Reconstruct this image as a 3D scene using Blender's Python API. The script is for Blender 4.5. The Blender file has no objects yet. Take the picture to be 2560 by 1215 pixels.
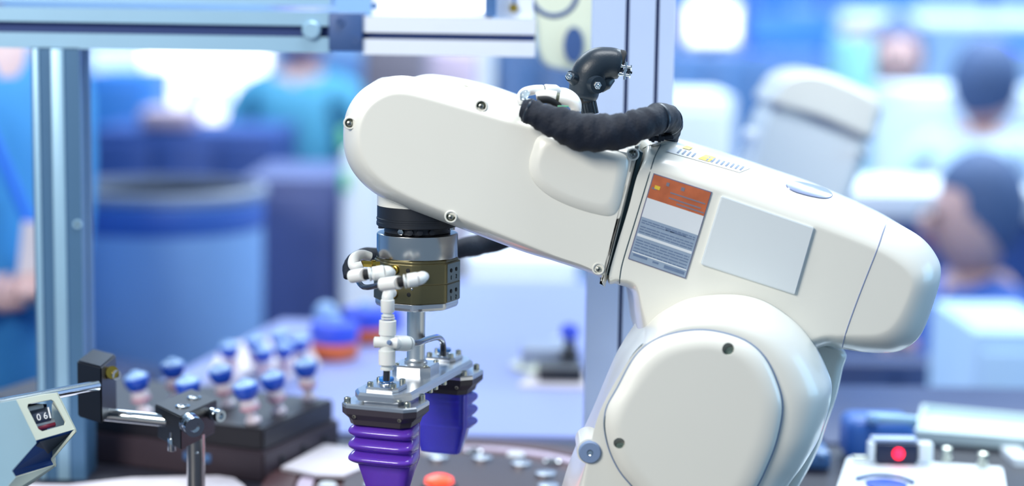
import bpy, bmesh, math, random
from mathutils import Vector, Matrix, Euler
random.seed(7)
S = bpy.context.scene
COL = S.collection
# ------------------------------------------------------------------ camera
F = 4500.0                       # focal length in pixels of the 2560 x 1215 frame
CAM = Vector((0, 0, 1.6))
RM = Matrix.Rotation(math.radians(90 - 7.5), 3, 'X') @ Matrix.Rotation(math.radians(0.9), 3, 'Z')
cd = bpy.data.cameras.new('camera'); cam = bpy.data.objects.new('camera', cd); COL.objects.link(cam)
cam.matrix_world = Matrix.Translation(CAM) @ RM.to_4x4()
cd.sensor_width = 36; cd.sensor_fit = 'HORIZONTAL'; cd.lens = F / 2560 * 36
cd.clip_start = 0.05; cd.clip_end = 60
cd.dof.use_dof = True; cd.dof.focus_distance = 1.42; cd.dof.aperture_fstop = 63.3 / 29
S.camera = cam
# ------------------------------------------------------------------ world, lights, exposure
w = bpy.data.worlds.new('hall_light'); S.world = w; w.use_nodes = True
w.node_tree.nodes['Background'].inputs[0].default_value = (0.52, 0.74, 1.0, 1)
w.node_tree.nodes['Background'].inputs[1].default_value = 0.36
def area(name, loc, target, size, power, col, sy=None):
    l = bpy.data.lights.new(name, 'AREA'); l.energy = power; l.color = col
    l.shape = 'RECTANGLE'; l.size = size; l.size_y = sy or size
    o = bpy.data.objects.new(name, l); COL.objects.link(o); o.location = loc
    o.rotation_euler = (Vector(target) - Vector(loc)).to_track_quat('-Z', 'Y').to_euler()
    return o
area('key_lamp', (-1.3, -0.3, 2.5), (-.12, 1.4, 1.5), 0.8, 46, (1, .95, .86))
area('ceiling_lamp', (0.3, 1.25, 3.7), (0.3, 1.6, 1.2), 1.6, 52, (.93, .97, 1), .5)
area('hall_lamp', (-1.5, 5.5, 4.2), (-1.5, 5.5, 0), 3.0, 190, (.78, .9, 1), 2.5)
area('booth_lamp', (2.0, 5.0, 4.2), (2.0, 5.2, 0), 3.0, 300, (.8, .92, 1), 2.5)
area('side_fill', (2.3, 1.5, 1.6), (0.3, 1.42, 1.4), 1.0, 14, (.3, .66, 1))  # added blue fill, stands in for the bluish surroundings at the right
S.view_settings.view_transform = 'Standard'; S.view_settings.look = 'None'
S.view_settings.gamma = 1; S.view_settings.use_curve_mapping = False
S.view_settings.exposure = 0.22
S.cycles.use_denoising = True
S.cycles.max_bounces = 8

# ------------------------------------------------------------------ helpers
def ray(px, py): return RM @ Vector(((px - 1280) / F, -(py - 607.5) / F, -1))
def at(px, py, Y):                      # the point of the line of sight that lies at distance Y
    d = ray(px, py); return CAM + d * ((Y - CAM.y) / d.y)
def on(px, py, z):                      # the point on a horizontal surface of height z
    d = ray(px, py); return CAM + d * ((z - CAM.z) / d.z)
def mpp(Y): return (at(1290, 600, Y) - at(1280, 600, Y)).length / 10
def lin(c): c = c / 255; return c / 12.92 if c <= .04045 else ((c + .055) / 1.055) ** 2.4
def rgb(c): return (lin(c[0]), lin(c[1]), lin(c[2]), 1)
M = {}
def mat(name, c, rough=.5, metal=0, coat=0, emit=0, trans=0, sss=0, var=.04, scale=25, bump=0, bscale=200, spec=.5, ior=1.45, aniso=0):
    m = bpy.data.materials.new(name); m.use_nodes = True; nt = m.node_tree; b = nt.nodes['Principled BSDF']
    b.inputs['Roughness'].default_value = rough; b.inputs['Metallic'].default_value = metal
    b.inputs['Coat Weight'].default_value = coat; b.inputs['Coat Roughness'].default_value = .12
    b.inputs['Specular IOR Level'].default_value = spec; b.inputs['IOR'].default_value = ior
    b.inputs['Transmission Weight'].default_value = trans
    if aniso: b.inputs['Anisotropic'].default_value = aniso
    if sss: b.inputs['Subsurface Weight'].default_value = sss; b.inputs['Subsurface Scale'].default_value = .01
    tc = nt.nodes.new('ShaderNodeTexCoord')
    n = nt.nodes.new('ShaderNodeTexNoise'); n.inputs['Scale'].default_value = scale; n.inputs['Detail'].default_value = 4
    nt.links.new(tc.outputs['Object'], n.inputs['Vector'])
    r = nt.nodes.new('ShaderNodeMapRange'); r.inputs[3].default_value = 1 - var; r.inputs[4].default_value = 1 + var
    nt.links.new(n.outputs[0], r.inputs[0])
    mx = nt.nodes.new('ShaderNodeVectorMath'); mx.operation = 'SCALE'; mx.inputs[0].default_value = rgb(c)[:3]
    nt.links.new(r.outputs[0], mx.inputs['Scale']); nt.links.new(mx.outputs[0], b.inputs['Base Color'])
    if emit:
        b.inputs['Emission Color'].default_value = rgb(c); b.inputs['Emission Strength'].default_value = emit
    if bump:
        n2 = nt.nodes.new('ShaderNodeTexNoise'); n2.inputs['Scale'].default_value = bscale; n2.inputs['Detail'].default_value = 3
        nt.links.new(tc.outputs['Object'], n2.inputs['Vector'])
        bp = nt.nodes.new('ShaderNodeBump'); bp.inputs['Strength'].default_value = bump; bp.inputs['Distance'].default_value = .001
        nt.links.new(n2.outputs[0], bp.inputs['Height']); nt.links.new(bp.outputs[0], b.inputs['Normal'])
    M[name] = m; return m
mat('robot_white', (228, 228, 220), .32, coat=.35, var=.01)
mat('robot_panel', (214, 222, 226), .4, var=.01)
mat('cap_grey', (120, 142, 178), .45)
mat('screw_steel', (190, 192, 180), .28, 1)
mat('chrome', (215, 222, 228), .12, 1)
mat('recess_dark', (92, 98, 86), .5, .5)
mat('hole_green', (84, 102, 98), .5)
mat('seam_dark', (38, 66, 76), .6)
mat('black_plastic', (30, 42, 54), .38, bump=.1, bscale=600)
mat('black_metal', (38, 42, 50), .42, .3)
mat('sleeve', (15, 24, 40), .72, bump=.5, bscale=500, var=.25, scale=60)
mat('tie', (34, 46, 60), .3)
mat('white_plastic', (232, 234, 232), .35, sss=.1, var=.02)
mat('gap_black', (24, 26, 30), .7)
mat('brass', (190, 160, 72), .28, 1)
mat('steel', (190, 190, 190), .2, 1, aniso=.6, var=.08, scale=12)
mat('olive_anodised', (112, 106, 78), .34, .72, var=.05)
mat('facet_lit', (120, 126, 118), .3, .8)  # lit copy of the olive anodising for the right facet
mat('aluminium', (206, 210, 216), .26, .9, var=.03)
mat('aluminium_rod', (206, 212, 216), .3, .95, aniso=.5)
mat('aluminium_satin', (200, 208, 220), .42, .35, var=.03)
mat('silicone_flare_tint', (112, 66, 204), .2, coat=.5, trans=.22, sss=.35, var=.05, ior=1.4)  # front finger: red flare tint put into the silicone colour
mat('silicone_blue', (76, 74, 222), .2, coat=.5, trans=.22, sss=.35, var=.05, ior=1.4)
mat('dark_frame', (58, 52, 62), .42, bump=.1)
mat('blue_ring', (40, 120, 205), .35)
mat('tube_black', (40, 42, 54), .12, coat=.6)
mat('label_orange', (184, 100, 64), .5, var=.35, scale=90)
mat('label_yellow', (222, 190, 60), .5)
mat('label_white', (214, 220, 226), .5)
mat('label_blue', (142, 160, 182), .5, var=.12, scale=120)
mat('label_line', (100, 120, 150), .5, var=.15, scale=150)
mat('label_edge', (110, 112, 140), .5)
mat('plug_grey', (140, 152, 186), .3, .3)
mat('profile', (150, 188, 214), .38, .25, var=.04)
mat('profile_white', (225, 232, 244), .38, .15, var=.03)
mat('profile_lilac', (186, 204, 238), .4, .15, var=.03)
mat('profile_slate', (74, 112, 148), .4, .25, var=.06)
mat('slot', (38, 62, 120), .6)
mat('joint_block', (58, 88, 140), .5)
mat('housing_cream', (206, 214, 200), .45, bump=.05)
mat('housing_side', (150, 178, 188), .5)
mat('bracket_black', (18, 20, 27), .42, bump=.08)
mat('lens_grey', (92, 100, 118), .3, .3)
mat('lens_red', (170, 60, 84), .3)
mat('print_white', (235, 235, 235), .5)
mat('glass', (210, 225, 235), .05, trans=.9)
mat('tray_black', (27, 25, 32), .42)
mat('plinth', (56, 45, 54), .5)
mat('bed_dark', (38, 38, 50), .45, var=.15, scale=4)
mat('bed_brown', (72, 44, 48), .5)
mat('table_white', (126, 138, 190), .42, var=.02, scale=3)
mat('sheet_white', (206, 200, 208), .5)
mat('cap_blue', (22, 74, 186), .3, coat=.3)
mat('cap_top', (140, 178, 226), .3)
mat('vial_body', (226, 214, 224), .25, trans=.2)
mat('vial_pink', (206, 146, 166), .4)
mat('jar_orange', (226, 112, 66), .4)
mat('jar_blue', (58, 84, 214), .35)
mat('device_white', (236, 243, 248), .4)
mat('tray_cream', (214, 232, 232), .45)
mat('sensor_dark', (30, 40, 70), .4)
mat('led_red', (255, 20, 50), .3, emit=5)
mat('glow_disc', (255, 70, 40), .3, emit=1.2)  # orange red disc colour, its glow is added
mat('blue_housing', (52, 102, 182), .4)
mat('slate', (70, 108, 158), .4)
mat('wall_blue', (150, 186, 222), .8, var=.05, scale=1.5)
mat('wall_pale', (205, 222, 242), .8, var=.05, scale=1.5)
mat('floor_grey', (86, 104, 136), .5, var=.1, scale=2)
mat('screen_white', (255, 255, 252), .4, emit=1.6)
mat('screen_blue', (48, 100, 255), .4, emit=1.0)
mat('screen_pale', (190, 214, 244), .4, emit=.75)
mat('cabinet_blue', (46, 118, 196), .5)
mat('cabinet_navy', (42, 76, 146), .5)
mat('cabinet_dark', (36, 58, 104), .5)
mat('cabinet_slate', (78, 92, 144), .5)
mat('cabinet_white', (226, 236, 246), .45)
mat('bin_blue', (118, 160, 214), .5)
mat('bin_inner', (48, 92, 176), .5)
mat('rim_beige', (128, 142, 168), .5)
mat('teal', (62, 140, 176), .7); mat('pale_teal', (130, 190, 196), .6)
mat('shirt_blue', (58, 140, 200), .8); mat('shirt_pale', (176, 206, 236), .8); mat('shirt_royal', (52, 92, 176), .8)
mat('trousers_navy', (36, 52, 92), .8); mat('skin', (196, 164, 164), .5, sss=.1); mat('hair', (70, 94, 136), .7); mat('hair_grey', (128, 140, 180), .7)
mat('lanyard', (40, 110, 225), .5); mat('mouth', (160, 90, 90), .5); mat('eye', (30, 30, 40), .3)
mat('red_board', (200, 90, 120), .5); mat('green', (110, 200, 150), .5); mat('cream_motor', (214, 222, 200), .5)
mat('cable_navy', (52, 80, 130), .4); mat('pink_grey', (186, 170, 190), .6); mat('brown_grey', (120, 116, 130), .6)

ORG = {}
def setp(o, label=None, cat=None, group=None, kind=None):
    if label: o['label'] = label
    if cat: o['category'] = cat
    if group: o['group'] = group
    if kind: o['kind'] = kind
    return o
def thing(name, loc, label, cat, group=None):
    o = bpy.data.objects.new(name, None); COL.objects.link(o); o.location = loc; o.empty_display_size = .02
    ORG[o.name] = Vector(loc); return setp(o, label, cat, group)
def out(name, bm, m, parent=None, label=None, cat=None, group=None, kind=None, sharp=32, smooth=True):
    bmesh.ops.recalc_face_normals(bm, faces=bm.faces)
    if parent is not None: org = ORG[parent.name]
    else:
        xs = [v.co for v in bm.verts]
        org = Vector(((min(v.x for v in xs) + max(v.x for v in xs)) / 2, (min(v.y for v in xs) + max(v.y for v in xs)) / 2, min(v.z for v in xs)))
    for v in bm.verts: v.co -= org
    for f in bm.faces: f.smooth = smooth
    me = bpy.data.meshes.new(name); bm.to_mesh(me); bm.free()
    for x in (m if isinstance(m, (list, tuple)) else [m]): me.materials.append(M[x])
    if smooth: me.set_sharp_from_angle(angle=math.radians(sharp))
    o = bpy.data.objects.new(name, me); COL.objects.link(o)
    if parent is not None: o.parent = parent
    else: o.location = org
    ORG[o.name] = Vector(org)
    return setp(o, label, cat, group, kind)
def B(): return bmesh.new()
def merge(bm, t, mi=0):
    me = bpy.data.meshes.new('tmp')
    for f in t.faces: f.material_index = mi
    t.to_mesh(me); t.free(); bm.from_mesh(me); bpy.data.meshes.remove(me)
def box(bm, c, s, rot=0, bev=0, mi=0, R=None, seg=2):
    t = B(); bmesh.ops.create_cube(t, size=1)
    for v in t.verts: v.co = Vector((v.co.x * s[0], v.co.y * s[1], v.co.z * s[2]))
    if bev: bmesh.ops.bevel(t, geom=list(t.edges), offset=bev, segments=seg, affect='EDGES', profile=.5)
    m = (R.to_4x4() if R else Matrix.Rotation(rot, 4, 'Z')); m = Matrix.Translation(c) @ m
    bmesh.ops.transform(t, matrix=m, verts=t.verts); merge(bm, t, mi); return bm
def rings(bm, rr, cap0=True, cap1=True, mi=0, closed=True):
    V = [[bm.verts.new(p) for p in r] for r in rr]; n = len(rr[0])
    for a, b in zip(V, V[1:]):
        for i in range(n if closed else n - 1):
            f = bm.faces.new((a[i], a[(i + 1) % n], b[(i + 1) % n], b[i])); f.material_index = mi
    if cap0: bm.faces.new(V[0]).material_index = mi
    if cap1: bm.faces.new(V[-1]).material_index = mi
    return bm
def lathe(bm, c, prof, axis=(0, 0, 1), seg=32, mi=0, rad=None, caps=True):
    """prof: (radius, distance along the axis)"""
    ax_ = Vector(axis).normalized(); q = Matrix.Identity(3) if ax_.z > .99999 else ax_.to_track_quat('Z', 'Y'); c = Vector(c); rr = []
    for r, h in prof:
        ring = []
        for i in range(seg):
            a = 2 * math.pi * i / seg; k = r * (rad(a) if rad else 1)
            ring.append(c + q @ Vector((k * math.cos(a), k * math.sin(a), h)))
        rr.append(ring)
    return rings(bm, rr, caps, caps, mi)
def cyl(bm, p0, p1, r, r1=None, seg=24, mi=0, bev=0):
    p0 = Vector(p0); p1 = Vector(p1); L = (p1 - p0).length; r1 = r if r1 is None else r1
    pr = [(r, 0), (r1, L)] if not bev else [(r - bev, 0), (r - bev * .3, bev * .3), (r, bev), (r1, L - bev), (r1 - bev * .3, L - bev * .3), (r1 - bev, L)]
    return lathe(bm, p0, pr, p1 - p0, seg, mi)
def catmull(P, k=6, closed=True):
    n = len(P); o = []
    rng = range(n) if closed else range(n - 1)
    for i in rng:
        if closed: a, b, c, d = P[i - 1], P[i], P[(i + 1) % n], P[(i + 2) % n]
        else: a, b, c, d = P[max(i - 1, 0)], P[i], P[i + 1], P[min(i + 2, n - 1)]
        for j in range(k):
            t = j / k
            o.append(tuple(.5 * (2 * b[q] + (c[q] - a[q]) * t + (2 * a[q] - 5 * b[q] + 4 * c[q] - d[q]) * t * t + (3 * b[q] - a[q] - 3 * c[q] + d[q]) * t ** 3) for q in range(len(b))))
    if not closed: o.append(tuple(P[-1]))
    return o
def tube(bm, pts, r, seg=14, k=6, mi=0, wr=None, smoothp=True):
    """pts world points; r number or list (same length); wr(i, a) radial factor"""
    rl = r if isinstance(r, (list, tuple)) else [r] * len(pts)
    P = catmull([(*p, q) for p, q in zip(pts, rl)], k, False) if smoothp else [(*p, q) for p, q in zip(pts, rl)]
    C = [Vector(p[:3]) for p in P]; rr = []; up = None
    for i, c in enumerate(C):
        t = (C[min(i + 1, len(C) - 1)] - C[max(i - 1, 0)]).normalized()
        if up is None:
            up = Vector((0, 0, 1)) if abs(t.z) < .9 else Vector((0, 1, 0))
        up = (up - t * up.dot(t)).normalized(); sd = t.cross(up)
        ring = []
        for j in range(seg):
            a = 2 * math.pi * j / seg; q = P[i][3] * (wr(i, a) if wr else 1)
            ring.append(c + up * math.cos(a) * q + sd * math.sin(a) * q)
        rr.append(ring)
    return rings(bm, rr, True, True, mi)
def sphere(bm, c, r, seg=16, mi=0, sc=(1, 1, 1)):
    t = B(); bmesh.ops.create_uvsphere(t, u_segments=seg, v_segments=seg // 2 + 2, radius=1)
    for v in t.verts: v.co = Vector((v.co.x * r * sc[0], v.co.y * r * sc[1], v.co.z * r * sc[2])) + Vector(c)
    merge(bm, t, mi); return bm
def plate(bm, pts, th, mi=0):
    """planar polygon of world points thickened along its normal (away from the camera)"""
    P = [Vector(p) for p in pts]; nrm = Vector((0, 0, 0))
    for i in range(len(P)): nrm += (P[i] - P[0]).cross(P[(i + 1) % len(P)] - P[0])
    nrm.normalize()
    if nrm.dot(P[0] - CAM) < 0: nrm = -nrm
    return rings(bm, [P, [p + nrm * th for p in P]], mi=mi)
def offset2(P, d):
    n = len(P); o = []; A = sum(P[i][0] * P[(i + 1) % n][1] - P[(i + 1) % n][0] * P[i][1] for i in range(n)); s = 1 if A > 0 else -1
    for i in range(n):
        a, b = P[i - 1], P[(i + 1) % n]; tx, ty = b[0] - a[0], b[1] - a[1]; L = math.hypot(tx, ty) or 1
        o.append((P[i][0] - s * ty / L * d, P[i][1] + s * tx / L * d))
    return o
def shell(bm, outer, inner, yrim, yfront, yback, backin=8, k=5, n=9, q=1.0, mi=0, flat=True):
    """rounded housing: outer (silhouette at yrim) and inner (edge of the face at yfront) are pixel outlines"""
    O = catmull(outer, k); I = catmull(inner, k)
    Ow = [at(x, y, yrim) for x, y in O]; Iw = [at(x, y, yfront) for x, y in I]
    Bk = [Vector((at(x, y, yrim).x, 0, at(x, y, yrim).z)) for x, y in offset2(O, backin)]
    rr = []
    for j in range(5):
        a = j / 4 * math.pi / 2
        dy = (yback - yrim) * .18
        rr.append([Vector((b.x + (o.x - b.x) * math.sin(a), yback - dy * (1 - math.cos(a)), b.z + (o.z - b.z) * math.sin(a))) for o, b in zip(Ow, Bk)])
    for j in range(n + 1):
        a = (j / n) * math.pi / 2; wv = 1 - max(0, math.cos(a)) ** q; h = math.sin(a) ** q
        rr.append([Vector((o.x + (i.x - o.x) * wv, yrim + (yfront - yrim) * h, o.z + (i.z - o.z) * wv)) for o, i in zip(Ow, Iw)])
    if flat:
        I2 = [at(x, y, yfront) for x, y in offset2(I, 5)]; rr.append(I2)
    return rings(bm, rr, mi=mi)
def cut(bm, cutters):
    """counterbores: boolean-subtract cylinders from a closed mesh"""
    me = bpy.data.meshes.new('a'); bmesh.ops.recalc_face_normals(bm, faces=bm.faces); bm.to_mesh(me); bm.free()
    a = bpy.data.objects.new('a', me); COL.objects.link(a); tmp = [a]
    for p0, p1, r in cutters:
        t = B(); cyl(t, p0, p1, r, seg=28); bmesh.ops.recalc_face_normals(t, faces=t.faces)
        m2 = bpy.data.meshes.new('c'); t.to_mesh(m2); t.free(); c = bpy.data.objects.new('c', m2); COL.objects.link(c); tmp.append(c)
        md = a.modifiers.new('b', 'BOOLEAN'); md.operation = 'DIFFERENCE'; md.object = c
    for solver, us in (('EXACT', False), ('FAST', False), ('EXACT', True)):
        for md in a.modifiers: md.solver = solver; md.use_self = us
        bpy.context.view_layer.update()
        ev = a.evaluated_get(bpy.context.evaluated_depsgraph_get()); nm = bpy.data.meshes.new_from_object(ev)
        print('cut', solver, us, len(me.vertices), len(nm.vertices))
        if len(nm.vertices) > len(me.vertices) * .6: break
    r = B(); r.from_mesh(nm)
    for o in tmp:
        d = o.data; bpy.data.objects.remove(o); bpy.data.meshes.remove(d)
    bpy.data.meshes.remove(nm); return r
def copy_tree(o, parent=None):
    c = o.copy(); COL.objects.link(c)
    if parent is not None: c.parent = parent
    for ch in list(o.children): copy_tree(ch, c)
    return c
FWD = Vector((0, 1, 0))

# ================================================================== SETTING
bm = B(); box(bm, (0, 5, -.05), (16, 16, .1)); out('floor', bm, 'floor_grey', kind='structure')
bm = B(); box(bm, (0, 9.1, 2.1), (16, .2, 4.2)); out('wall_back', bm, 'wall_blue', kind='structure')
bm = B(); box(bm, (-6.1, 5, 2.1), (.2, 8, 4.2)); out('wall_left', bm, 'wall_blue', kind='structure')
bm = B(); box(bm, (6.1, 5, 2.1), (.2, 8, 4.2)); out('wall_right', bm, 'wall_pale', kind='structure')

# ---- pieces the machine stands on
TZ = 1.14
def cabinet(name, x0, x1, y0, y1, z0, z1, m, label, cat='cabinet', doors=0, dm=None, handle=True, bev=.01, foot=False):
    t = thing(name, ((x0 + x1) / 2, (y0 + y1) / 2, z0), label, cat)
    b = B(); box(b, ((x0 + x1) / 2, (y0 + y1) / 2, (z0 + z1) / 2 + .02), (x1 - x0, y1 - y0, z1 - z0 - .04), bev=bev); out('body', b, m, t)
    b = B(); box(b, ((x0 + x1) / 2, (y0 + y1) / 2, z0 + .02), (x1 - x0 - .04, y1 - y0 - .04, .04)); out('plinth', b, 'slate', t)
    for i in range(doors):
        w_ = (x1 - x0) / doors; cx = x0 + w_ * (i + .5)
        b = B(); box(b, (cx, y0 - .008, (z0 + z1) / 2 + .02), (w_ - .02, .018, z1 - z0 - .1), bev=.004); d = out('door', b, dm or m, t)
        if handle:
            b = B(); tube(b, [(cx + w_ * .35, y0 - .017, (z0 + z1) / 2 + .1), (cx + w_ * .35, y0 - .04, (z0 + z1) / 2 + .09), (cx + w_ * .35, y0 - .04, (z0 + z1) / 2 - .09), (cx + w_ * .35, y0 - .017, (z0 + z1) / 2 - .1)], .006, seg=8, k=3)
            out('handle', b, 'chrome', d)
    return t
# dark machine bed in front, white table behind it
t = thing('machine_bed', (0, 1.5, 0), 'dark low machine bed under the robot and the turntable', 'machine base')
b = B(); box(b, (-.05, 1.44, .55), (1.9, .88, 1.10), bev=.01); out('body', b, 'slate', t)
b = B(); box(b, (-.05, 1.44, 1.12), (1.94, .9, .036), bev=.005); out('bed_top', b, 'bed_dark', t)
BZ = 1.138
b = B(); top = [(-.475, 1.9), (.30, 1.9), (.30, 3.03), (-.10, 3.0), (-.13, 2.58), (-.335, 2.6)]
t = thing('work_table', (-.1, 2.4, 0), 'white work table with a pale lilac top behind the gripper', 'table')
rings(b, [[Vector((x, y, TZ - .03)) for x, y in top], [Vector((x, y, TZ)) for x, y in top]]); out('table_top', b, 'table_white', t, smooth=False)
b = B(); rings(b, [[Vector((x * .96 + .01, (y - 2.4) * .94 + 2.4, .0)) for x, y in top], [Vector((x * .96 + .01, (y - 2.4) * .94 + 2.4, TZ - .03)) for x, y in top]]); out('panel', b, 'table_white', t, smooth=False)

# ================================================================== ROBOT ARM
rb = thing('robot_arm', (at(1650, 1200, 1.42).x, 1.42, BZ), 'large glossy white jointed robot arm reaching left across the picture in sharp focus', 'robot arm')
YR, YF, YB = 1.402, 1.374, 1.49
fo = [(1597, 376), (1519, 693), (1508, 695), (1463, 677), (1378, 650), (1290, 623), (1101, 552), (1006, 516), (938, 484), (890, 440), (864, 390), (858, 335), (866, 280), (893, 235), (935, 205), (988, 192), (1050, 198), (1203, 229), (1295, 257), (1400, 297), (1500, 336), (1588, 370)]
fi = [(1588, 385), (1512, 684), (1502, 684), (1458, 663), (1385, 638), (1300, 604), (1116, 530), (1018, 488), (962, 455), (922, 415), (903, 375), (899, 335), (908, 295), (930, 262), (965, 240), (1003, 234), (1060, 245), (1190, 283), (1283, 310), (1390, 338), (1492, 366), (1576, 383)]
SCR = [(1203, 265, 11.5), (874, 308, 11), (1127, 542, 12), (1496, 672, 12), (1582, 386, 12)]
b = shell(B(), fo, fi, YR, YF, 1.432, 5, n=16, q=1.45)
out('forearm_cover', b, 'robot_white', rb, sharp=35)
def bolt(x, y, Y, r, parent, name='screw', m='screw_steel', ring='recess_dark'):
    """domed cross-head screw in its recess, facing the camera side"""
    c = at(x, y, Y); s = mpp(Y) * r
    b = B(); lathe(b, c, [(s * .98, 0), (s * .98, .0006), (s * .72, .0006), (s * .72, .0004)], (0, -1, 0), 28, mi=1)
    lathe(b, c, [(s * .62, 0), (s * .62, .0022), (s * .5, .003), (s * .25, .0034), (.00001, .0035)], (0, -1, 0), 24, mi=0)
    o = out(name, b, [m, ring], parent)
    b = B(); box(b, c + Vector((0, -.0034, 0)), (s * .75, .0008, s * .14), R=Matrix.Rotation(.5, 3, 'Y')); box(b, c + Vector((0, -.0034, 0)), (s * .14, .0008, s * .75), R=Matrix.Rotation(.5, 3, 'Y'))
    out('cross_slot', b, 'gap_black', o, smooth=False); return o
# raised swelling of the cover
bo = [(1352, 338), (1330, 375), (1322, 420), (1336, 458), (1375, 492), (1430, 518), (1490, 536), (1528, 540), (1548, 520), (1560, 470), (1572, 410), (1560, 385), (1500, 365), (1420, 345)]
bi = [(1378, 362), (1356, 390), (1350, 420), (1362, 446), (1392, 470), (1440, 492), (1490, 506), (1512, 507), (1524, 495), (1534, 458), (1540, 415), (1530, 400), (1490, 385), (1425, 370)]
b = shell(B(), bo, bi, 1.3745, 1.3685, 1.378, 2, n=10, q=1.35); out('cover_swelling', b, 'robot_white', rb, sharp=50)
# middle body and rear cover of the forearm
mo = offset2(fo, 9)
b = shell(B(), mo, offset2(mo, 3), 1.436, 1.428, 1.462, 3, n=3); out('forearm_core', b, 'robot_white', rb)
ro = [(x + (14 if x < 1000 else 0), y - (6 if y < 300 and x < 1500 else 0)) for x, y in fo]
def reproj(P, Ya, Yb):                  # same world x, z: pixel of that point at the other distance
    o = []
    for x, y in P:
        p = at(x, y, Ya); p.y = Yb; v = RM.transposed() @ (p - CAM); o.append((1280 + F * v.x / -v.z, 607.5 - F * v.y / -v.z))
    return o
rbk = reproj(fo, YR, 1.466)
for k_, p_ in {15: (1012, 199), 16: (1078, 188), 17: (1200, 209), 18: (1295, 240), 19: (1400, 282)}.items(): rbk[k_] = p_
b = shell(B(), rbk, offset2(rbk, 10), 1.466, 1.448, 1.495, 24, n=5); out('forearm_rear_cover', b, 'robot_white', rb)
b = B(); pa = [at(1070, 196, 1.43), at(1215, 216, 1.436), at(1185, 206, 1.445)]
tube(b, [at(1160, 205, 1.432), at(1215, 236, 1.436), at(1240, 244, 1.45)], .0025, seg=8); out('rib', b, 'robot_white', rb)

# dark seam between forearm and elbow housing
sm = [(1599, 378), (1608, 382), (1524, 688), (1516, 688)]
b = B(); S4 = [at(x, y, 1.3835) for x, y in sm]; rings(b, [S4, [p + FWD * .09 for p in S4]]); out('seal', b, 'seam_dark', rb, smooth=False)

# elbow housing
ho = [(1520, 690), (1540, 708), (1576, 726), (1588, 790), (1610, 880), (1700, 960), (1900, 960), (2040, 870), (2098, 871), (2160, 880), (2228, 881), (2272, 864), (2305, 830), (2335, 752), (2351, 690), (2344, 645), (2301, 592), (2215, 545), (2084, 488), (1975, 450), (1868, 413), (1770, 383), (1675, 356), (1637, 356), (1612, 372), (1570, 520)]
hi = [(1523, 686), (1545, 696), (1590, 710), (1610, 780), (1640, 860), (1720, 920), (1890, 920), (2035, 845), (2100, 838), (2145, 838), (2190, 836), (2222, 822), (2246, 792), (2268, 745), (2278, 708), (2268, 682), (2238, 655), (2180, 622), (2060, 575), (1955, 536), (1855, 500), (1755, 465), (1668, 436), (1626, 427), (1598, 428), (1570, 525)]
b = shell(B(), ho, hi, 1.412, 1.378, 1.53, 30, n=16, k=6, q=1.3); out('elbow_housing', b, 'robot_white', rb, sharp=40)
from mathutils.bvhtree import BVHTree
TREES = {}
def hit(o, px, py, eps=.0003):          # the point of an object's surface met along a line of sight
    if o.name not in TREES:
        org = ORG[o.name]; me = o.data
        TREES[o.name] = BVHTree.FromPolygons([v.co + org for v in me.vertices], [tuple(p.vertices) for p in me.polygons])
    loc, nrm, idx, d = TREES[o.name].ray_cast(CAM, ray(px, py).normalized())
    if loc is None: return None
    if nrm.dot(loc - CAM) > 0: nrm = -nrm
    hit.n = nrm
    return loc + nrm * eps
def seam(o, pts, r=.00045, m='label_edge', name='seam_line', k=5, parent=None):
    P = [hit(o, x, y, r * .2) for x, y in catmull(pts, k, False)]; P = [p for p in P if p]
    b = B(); tube(b, P, r, seg=6, smoothp=False); return out(name, b, m, parent or rb)
def patch(bm, o, q, nu=8, nv=3, eps=.0003, mi=0):
    G = []
    for j in range(nv + 1):
        row = []
        for i in range(nu + 1):
            u, v = i / nu, j / nv
            x = (q[0][0] * (1 - u) + q[1][0] * u) * (1 - v) + (q[3][0] * (1 - u) + q[2][0] * u) * v
            y = (q[0][1] * (1 - u) + q[1][1] * u) * (1 - v) + (q[3][1] * (1 - u) + q[2][1] * u) * v
            p = hit(o, x, y, eps); row.append(bm.verts.new(p) if p else None)
        G.append(row)
    for j in range(nv):
        for i in range(nu):
            f = (G[j][i], G[j][i + 1], G[j + 1][i + 1], G[j + 1][i])
            if all(f): bm.faces.new(f).material_index = mi
    return bm
fcov = bpy.data.objects['forearm_cover']
for (x, y, r) in SCR:
    p = min((hit(fcov, x + dx, y + dy, 0) or Vector((0, 9, 0)) for dx, dy in [(0, 0), (9, 0), (-9, 0), (0, 9), (0, -9)]), key=lambda v: v.y)
    y0 = max(p.y - .0012, 1.3722); c = at(x, y, y0); s_ = mpp(y0); Ri, R_ = 11.5 * s_, 16.5 * s_
    b = B(); lathe(b, c, [(Ri, .004), (Ri, .0008), (Ri + .0005, .0001), (Ri + .0009, 0), (R_ - .0014, .0001), (R_ - .0005, .0006), (R_, .0016), (R_ + .0003, 1.405 - y0)], (0, 1, 0), 36, caps=False); out('screw_boss', b, 'robot_white', rb, sharp=60)
    bolt(x, y, y0 + .0030, 11.5, rb)
house = bpy.data.objects['elbow_housing']
seam(house, [(1652, 362), (1640, 385), (1628, 420), (1590, 545), (1558, 650), (1550, 690), (1549, 708)], m='seam_dark', r=.0004)
seam(house, [(2219, 549), (2206, 585), (2192, 626), (2148, 738), (2115, 830), (2106, 868)], m='plug_grey', r=.00045)
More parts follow.
